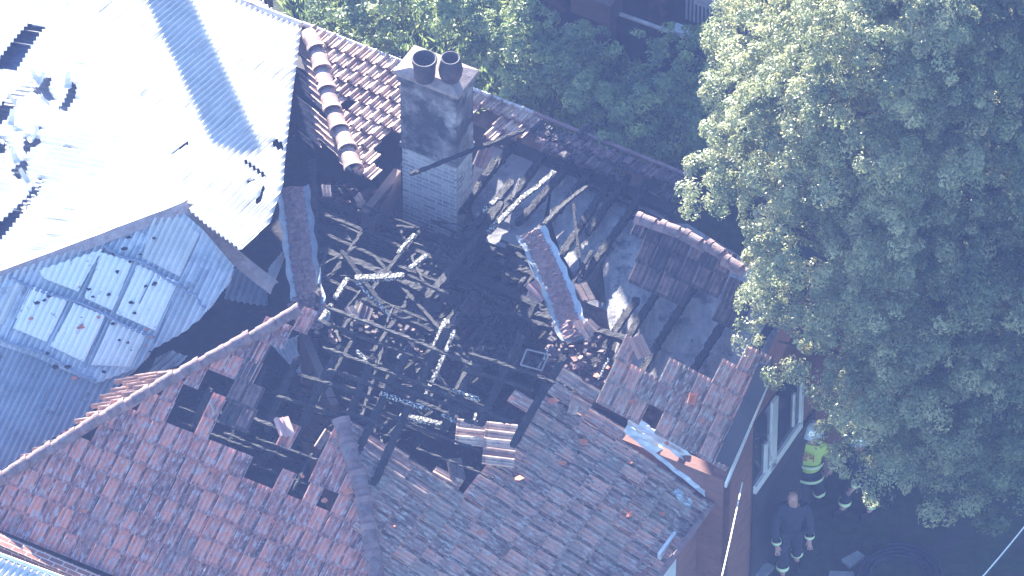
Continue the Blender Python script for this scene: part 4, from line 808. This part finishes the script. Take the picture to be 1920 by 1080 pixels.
# =========================================================== PEOPLE
def skin_mesh(nm, joints, edges, m, parent, lv=1):
    """one continuous skinned body from joints {name: (x,y,z,r)}"""
    keys = list(joints); idx = {k: i for i, k in enumerate(keys)}; me = bpy.data.meshes.new(nm)
    me.from_pydata([joints[k][:3] for k in keys], [(idx[a], idx[b]) for a, b in edges], []); ob = bpy.data.objects.new(nm, me); COL.objects.link(ob)
    ob.modifiers.new('skin', 'SKIN'); sv = me.skin_vertices[0].data if me.skin_vertices else None
    if sv is None:
        bm_layer = None
    for i, k in enumerate(keys):
        r_ = joints[k][3]; r_ = r_ if isinstance(r_, tuple) else (r_, r_)
        me.skin_vertices[0].data[i].radius = r_; me.skin_vertices[0].data[i].use_root = (i == 0)
    sb = ob.modifiers.new('sub', 'SUBSURF'); sb.levels = lv; sb.render_levels = lv
    dg = bpy.context.evaluated_depsgraph_get(); ev = ob.evaluated_get(dg); me2 = bpy.data.meshes.new_from_object(ev)
    bpy.data.objects.remove(ob); me2.materials.clear(); me2.materials.append(m); me2.polygons.foreach_set('use_smooth', [True] * len(me2.polygons)); me2.name = nm
    o = bpy.data.objects.new(nm, me2); COL.objects.link(o); o.parent = parent; WL[o.name] = WL[parent.name].copy(); return o
def person(label, gx, gy, az, jacket, helmet, pose, mark=False, bands=True):
    base = P(gx, gy, 0); root = thing('person', label, 'person', base, None); root.rotation_euler = (0, 0, 0)
    ca, sa = math.cos(az), math.sin(az)
    def J(x, y, z, r_): return (x * ca - y * sa, x * sa + y * ca, z, r_)
    st, sw, lean_ = pose                    # stride, arm swing, forward lean
    j = {'pelvis': J(0, 0, .95, (.15, .12)), 'waist': J(0, lean_ * .3, 1.12, (.14, .11)), 'chest': J(0, lean_ * .7, 1.33, (.17, .12)), 'neck': J(0, lean_, 1.50, .06), 'jaw': J(0, lean_ + .02, 1.60, .075), 'head': J(0, lean_ + .01, 1.70, .095), 'crown': J(0, lean_, 1.77, .06), 'nose': J(0, lean_ + .11, 1.655, .014)}
    e = [('pelvis', 'waist'), ('waist', 'chest'), ('chest', 'neck'), ('neck', 'jaw'), ('jaw', 'head'), ('head', 'crown'), ('jaw', 'nose')]
    hands = {}
    for s_, n_ in ((-1, 'a'), (1, 'b')):
        sg = s_ * sw
        j['sh' + n_] = J(s_ * .19, lean_ * .9, 1.42, .075); j['el' + n_] = J(s_ * .27, lean_ + .05 + sg * .15, 1.14, .052); j['wr' + n_] = J(s_ * .25, lean_ + .22 + sg * .12, .95, .032)
        j['pa' + n_] = J(s_ * .245, lean_ + .28 + sg * .12, .90, .036)
        j['hp' + n_] = J(s_ * .09, 0, .90, .10); j['kn' + n_] = J(s_ * .11, s_ * st * .5 + .03, .50, .068); j['an' + n_] = J(s_ * .12, s_ * st, .10, .045); j['to' + n_] = J(s_ * .13, s_ * st + .17, .04, .038)
        e += [('chest', 'sh' + n_), ('sh' + n_, 'el' + n_), ('el' + n_, 'wr' + n_), ('wr' + n_, 'pa' + n_), ('pelvis', 'hp' + n_), ('hp' + n_, 'kn' + n_), ('kn' + n_, 'an' + n_), ('an' + n_, 'to' + n_)]
        for f in range(4):
            fx = (f - 1.5) * .021; l_ = (.8, 1, .93, .72)[f]
            j['f%d' % f + n_] = J(s_ * (.245) + fx, lean_ + .33 + sg * .12, .87, .0095); j['g%d' % f + n_] = J(s_ * .245 + fx * 1.1, lean_ + .33 + .045 * l_ + sg * .12, .84, .008); e += [('pa' + n_, 'f%d' % f + n_), ('f%d' % f + n_, 'g%d' % f + n_)]
        j['t0' + n_] = J(s_ * .20, lean_ + .27 + sg * .12, .90, .011); j['t1' + n_] = J(s_ * .19, lean_ + .31 + sg * .12, .88, .009); e += [('pa' + n_, 't0' + n_), ('t0' + n_, 't1' + n_)]
    skin_mesh('person_body', j, e, M['skin'], root)
    g_ = lambda k, r_: (*j[k][:3], r_)
    jk = {'chest': g_('chest', (.25, .18)), 'waist': g_('waist', (.19, .15)), 'hem': J(0, 0, .84, (.21, .17)), 'collar': J(0, lean_, 1.49, .09)}
    je = [('chest', 'waist'), ('waist', 'hem'), ('chest', 'collar')]
    for n_ in 'ab':
        jk['sh' + n_] = g_('sh' + n_, .10); jk['el' + n_] = g_('el' + n_, .08); jk['wr' + n_] = g_('wr' + n_, .058); je += [('chest', 'sh' + n_), ('sh' + n_, 'el' + n_), ('el' + n_, 'wr' + n_)]
    skin_mesh('jacket', jk, je, jacket, root, 2)
    tk = {'pelvis': g_('pelvis', (.17, .14))}; te = []
    for n_ in 'ab':
        tk['hp' + n_] = g_('hp' + n_, .115); tk['kn' + n_] = g_('kn' + n_, .09); tk['an' + n_] = (*j['an' + n_][:2], .14, .078); te += [('pelvis', 'hp' + n_), ('hp' + n_, 'kn' + n_), ('kn' + n_, 'an' + n_)]
    skin_mesh('trousers', tk, te, M['navy'], root, 2)
    def ring(c, rx, ry, h_, m, nm):
        mb = MB(); N_ = 20; rows = []
        for hh, q in ((0, 1), (h_, 1)): rows.append([Vector((c[0] + base.x + ca * math.cos(6.2832 * k / N_) * rx * q - sa * math.sin(6.2832 * k / N_) * ry * q, c[1] + base.y + sa * math.cos(6.2832 * k / N_) * rx + ca * math.sin(6.2832 * k / N_) * ry, c[2] + hh)) for k in range(N_)])
        mb.grid(rows, close=True); mb.build(nm, m, root)
    if bands: ring(J(0, lean_ * .3, 1.08, 0), .215, .18, .06, M['reflect'], 'reflective_band'); ring(J(0, 0, .80, 0), .235, .20, .06, M['reflect'], 'reflective_band')
    for n_ in 'ab':
        a_ = j['an' + n_]; ring((a_[0], a_[1], .20), .098, .098, .07, M['reflect'], 'reflective_band'); w_ = j['wr' + n_]; ring((w_[0], w_[1], w_[2] + .03), .075, .075, .05, M['reflect'], 'reflective_band')
        t_ = j['to' + n_]; mb = MB(); p0 = Vector((a_[0], a_[1], .055)) + Vector(base); p1 = Vector((t_[0], t_[1], .05)) + Vector(base); mb.tube([p0 - (p1 - p0) * .35, p0, p1, p1 + (p1 - p0) * .2], [.05, .06, .055, .03], 10); mb.build('boot', M['black'], root, smooth=True)
    hc = Vector(j['head'][:3]) + Vector(base) + Z * .02; mb = MB(); N_ = 18; rows = []
    if helmet:
        for (q, h_) in ((.19, -.01), (.155, .02), (.135, .05), (.12, .10), (.075, .145), (.01, .16)): rows.append([hc + Vector((math.cos(6.2832 * k / N_) * q, math.sin(6.2832 * k / N_) * q * 1.12, h_)) for k in range(N_)])
        mb.grid(rows, close=True); mb.build('helmet', helmet, root, smooth=True)
    elif bands:
        for (q, h_) in ((.102, 0), (.104, .04), (.085, .09), (.01, .115)): rows.append([hc + Vector((math.cos(6.2832 * k / N_) * q, math.sin(6.2832 * k / N_) * q, h_)) for k in range(N_)])
        mb.grid(rows, close=True); mb.build('hair', M['black'], root, smooth=True)
    if mark:
        for (x0, segs) in ((-.07, [(0, 1, .06, 1), (.06, 1, .06, .55), (.06, .55, 0, .5), (0, .5, 0, 0), (0, 0, .06, 0)]), (.03, [(0, 1, 0, .45), (0, .45, .06, .45), (.06, 1, .06, 0)])):
            mb = MB()
            for (xa, ya, xb, yb) in segs:
                pa = Vector(J((x0 + xa), lean_ * .7 - .175, 1.26 + ya * .13, 0)[:3]) + Vector(base); pb = Vector(J((x0 + xb), lean_ * .7 - .175, 1.26 + yb * .13, 0)[:3]) + Vector(base); mb.tube([pa, pb], .011, 6)
            mb.build('back_number', M['redmark'], root)
    return root
person('person in yellow hi-vis coat and silver helmet standing below the white-framed window', 1514, 958, R(-15), M['hivis'], M['helmet'], (.22, .5, .05), True)
person('bare-headed person in dark navy uniform nearest the brick corner', 1480, 1068, R(185), M['navy'], None, (.13, .3, .06), bands=False)
person('person in dark clothes half hidden under the big tree', 1608, 962, R(120), M['navy'], M['helmet'], (.16, .4, .05), bands=False)

# things on the lawn
for (q, lab) in (([(1578, 1048), (1608, 1032), (1622, 1042), (1592, 1062)], 'pale tilted board on the dark lawn, upper one'), ([(1556, 1070), (1600, 1072), (1606, 1090), (1552, 1090)], 'pale board on the lawn at the bottom edge'), ([(1412, 1068), (1440, 1054), (1452, 1062), (1430, 1085), (1410, 1084)], 'crumpled pale sheet on the lawn by the brick corner')):
    mb = MB(); mb.prism([P(x, y, .08) for x, y in q], -Z * .06); tag(mb.build('loose_board', M['board']), lab, 'board', 'pale boards on the lawn')
mb = MB(); cc = P(1685, 1085, .05); pts = [cc + Vector((math.cos(t * .35) * (.42 + .004 * t), math.sin(t * .35) * (.42 + .004 * t), .03 + .0006 * t)) for t in range(60)]
mb.tube(pts, .03, 8); tag(mb.build('fire_hose', M['navy'], smooth=True), 'dim coiled hose on the dark grass at the bottom', 'hose')
# overhead cables
for a, b, za, zb_, lab in (((1392, 905), (1340, 1140), 3.2, 5.4, 'sunlit white service cable rising from the brick gable'), ((1960, 938), (1790, 1140), 5.0, 5.2, 'thin pale cable crossing the bottom corner of the yard')):
    pa, pb = P(*a, za), P(*b, zb_); mb = MB(); mb.tube([pa.lerp(pb, q / 10) - Z * (.05 * math.sin(math.pi * q / 10)) for q in range(11)], .011, 6); tag(mb.build('overhead_cable', M['wire']), lab, 'cable')

# =========================================================== HAZE
hz = MB(); hz.box(Vector((-118, -118, -1)), Vector((236, 0, 0)), Vector((0, 236, 0)), Z * (CAM.z + 5)); hm = bpy.data.materials.new('haze'); hm.use_nodes = True; t = hm.node_tree
t.nodes.remove(t.nodes['Principled BSDF']); pv = t.nodes.new('ShaderNodeVolumePrincipled'); pv.inputs['Color'].default_value = (.22, .34, .86, 1); pv.inputs['Density'].default_value = HAZE_D; pv.inputs['Anisotropy'].default_value = .3
t.links.new(pv.outputs[0], t.nodes['Material Output'].inputs['Volume']); ho = hz.build('haze', hm); tag(ho, kind='stuff')
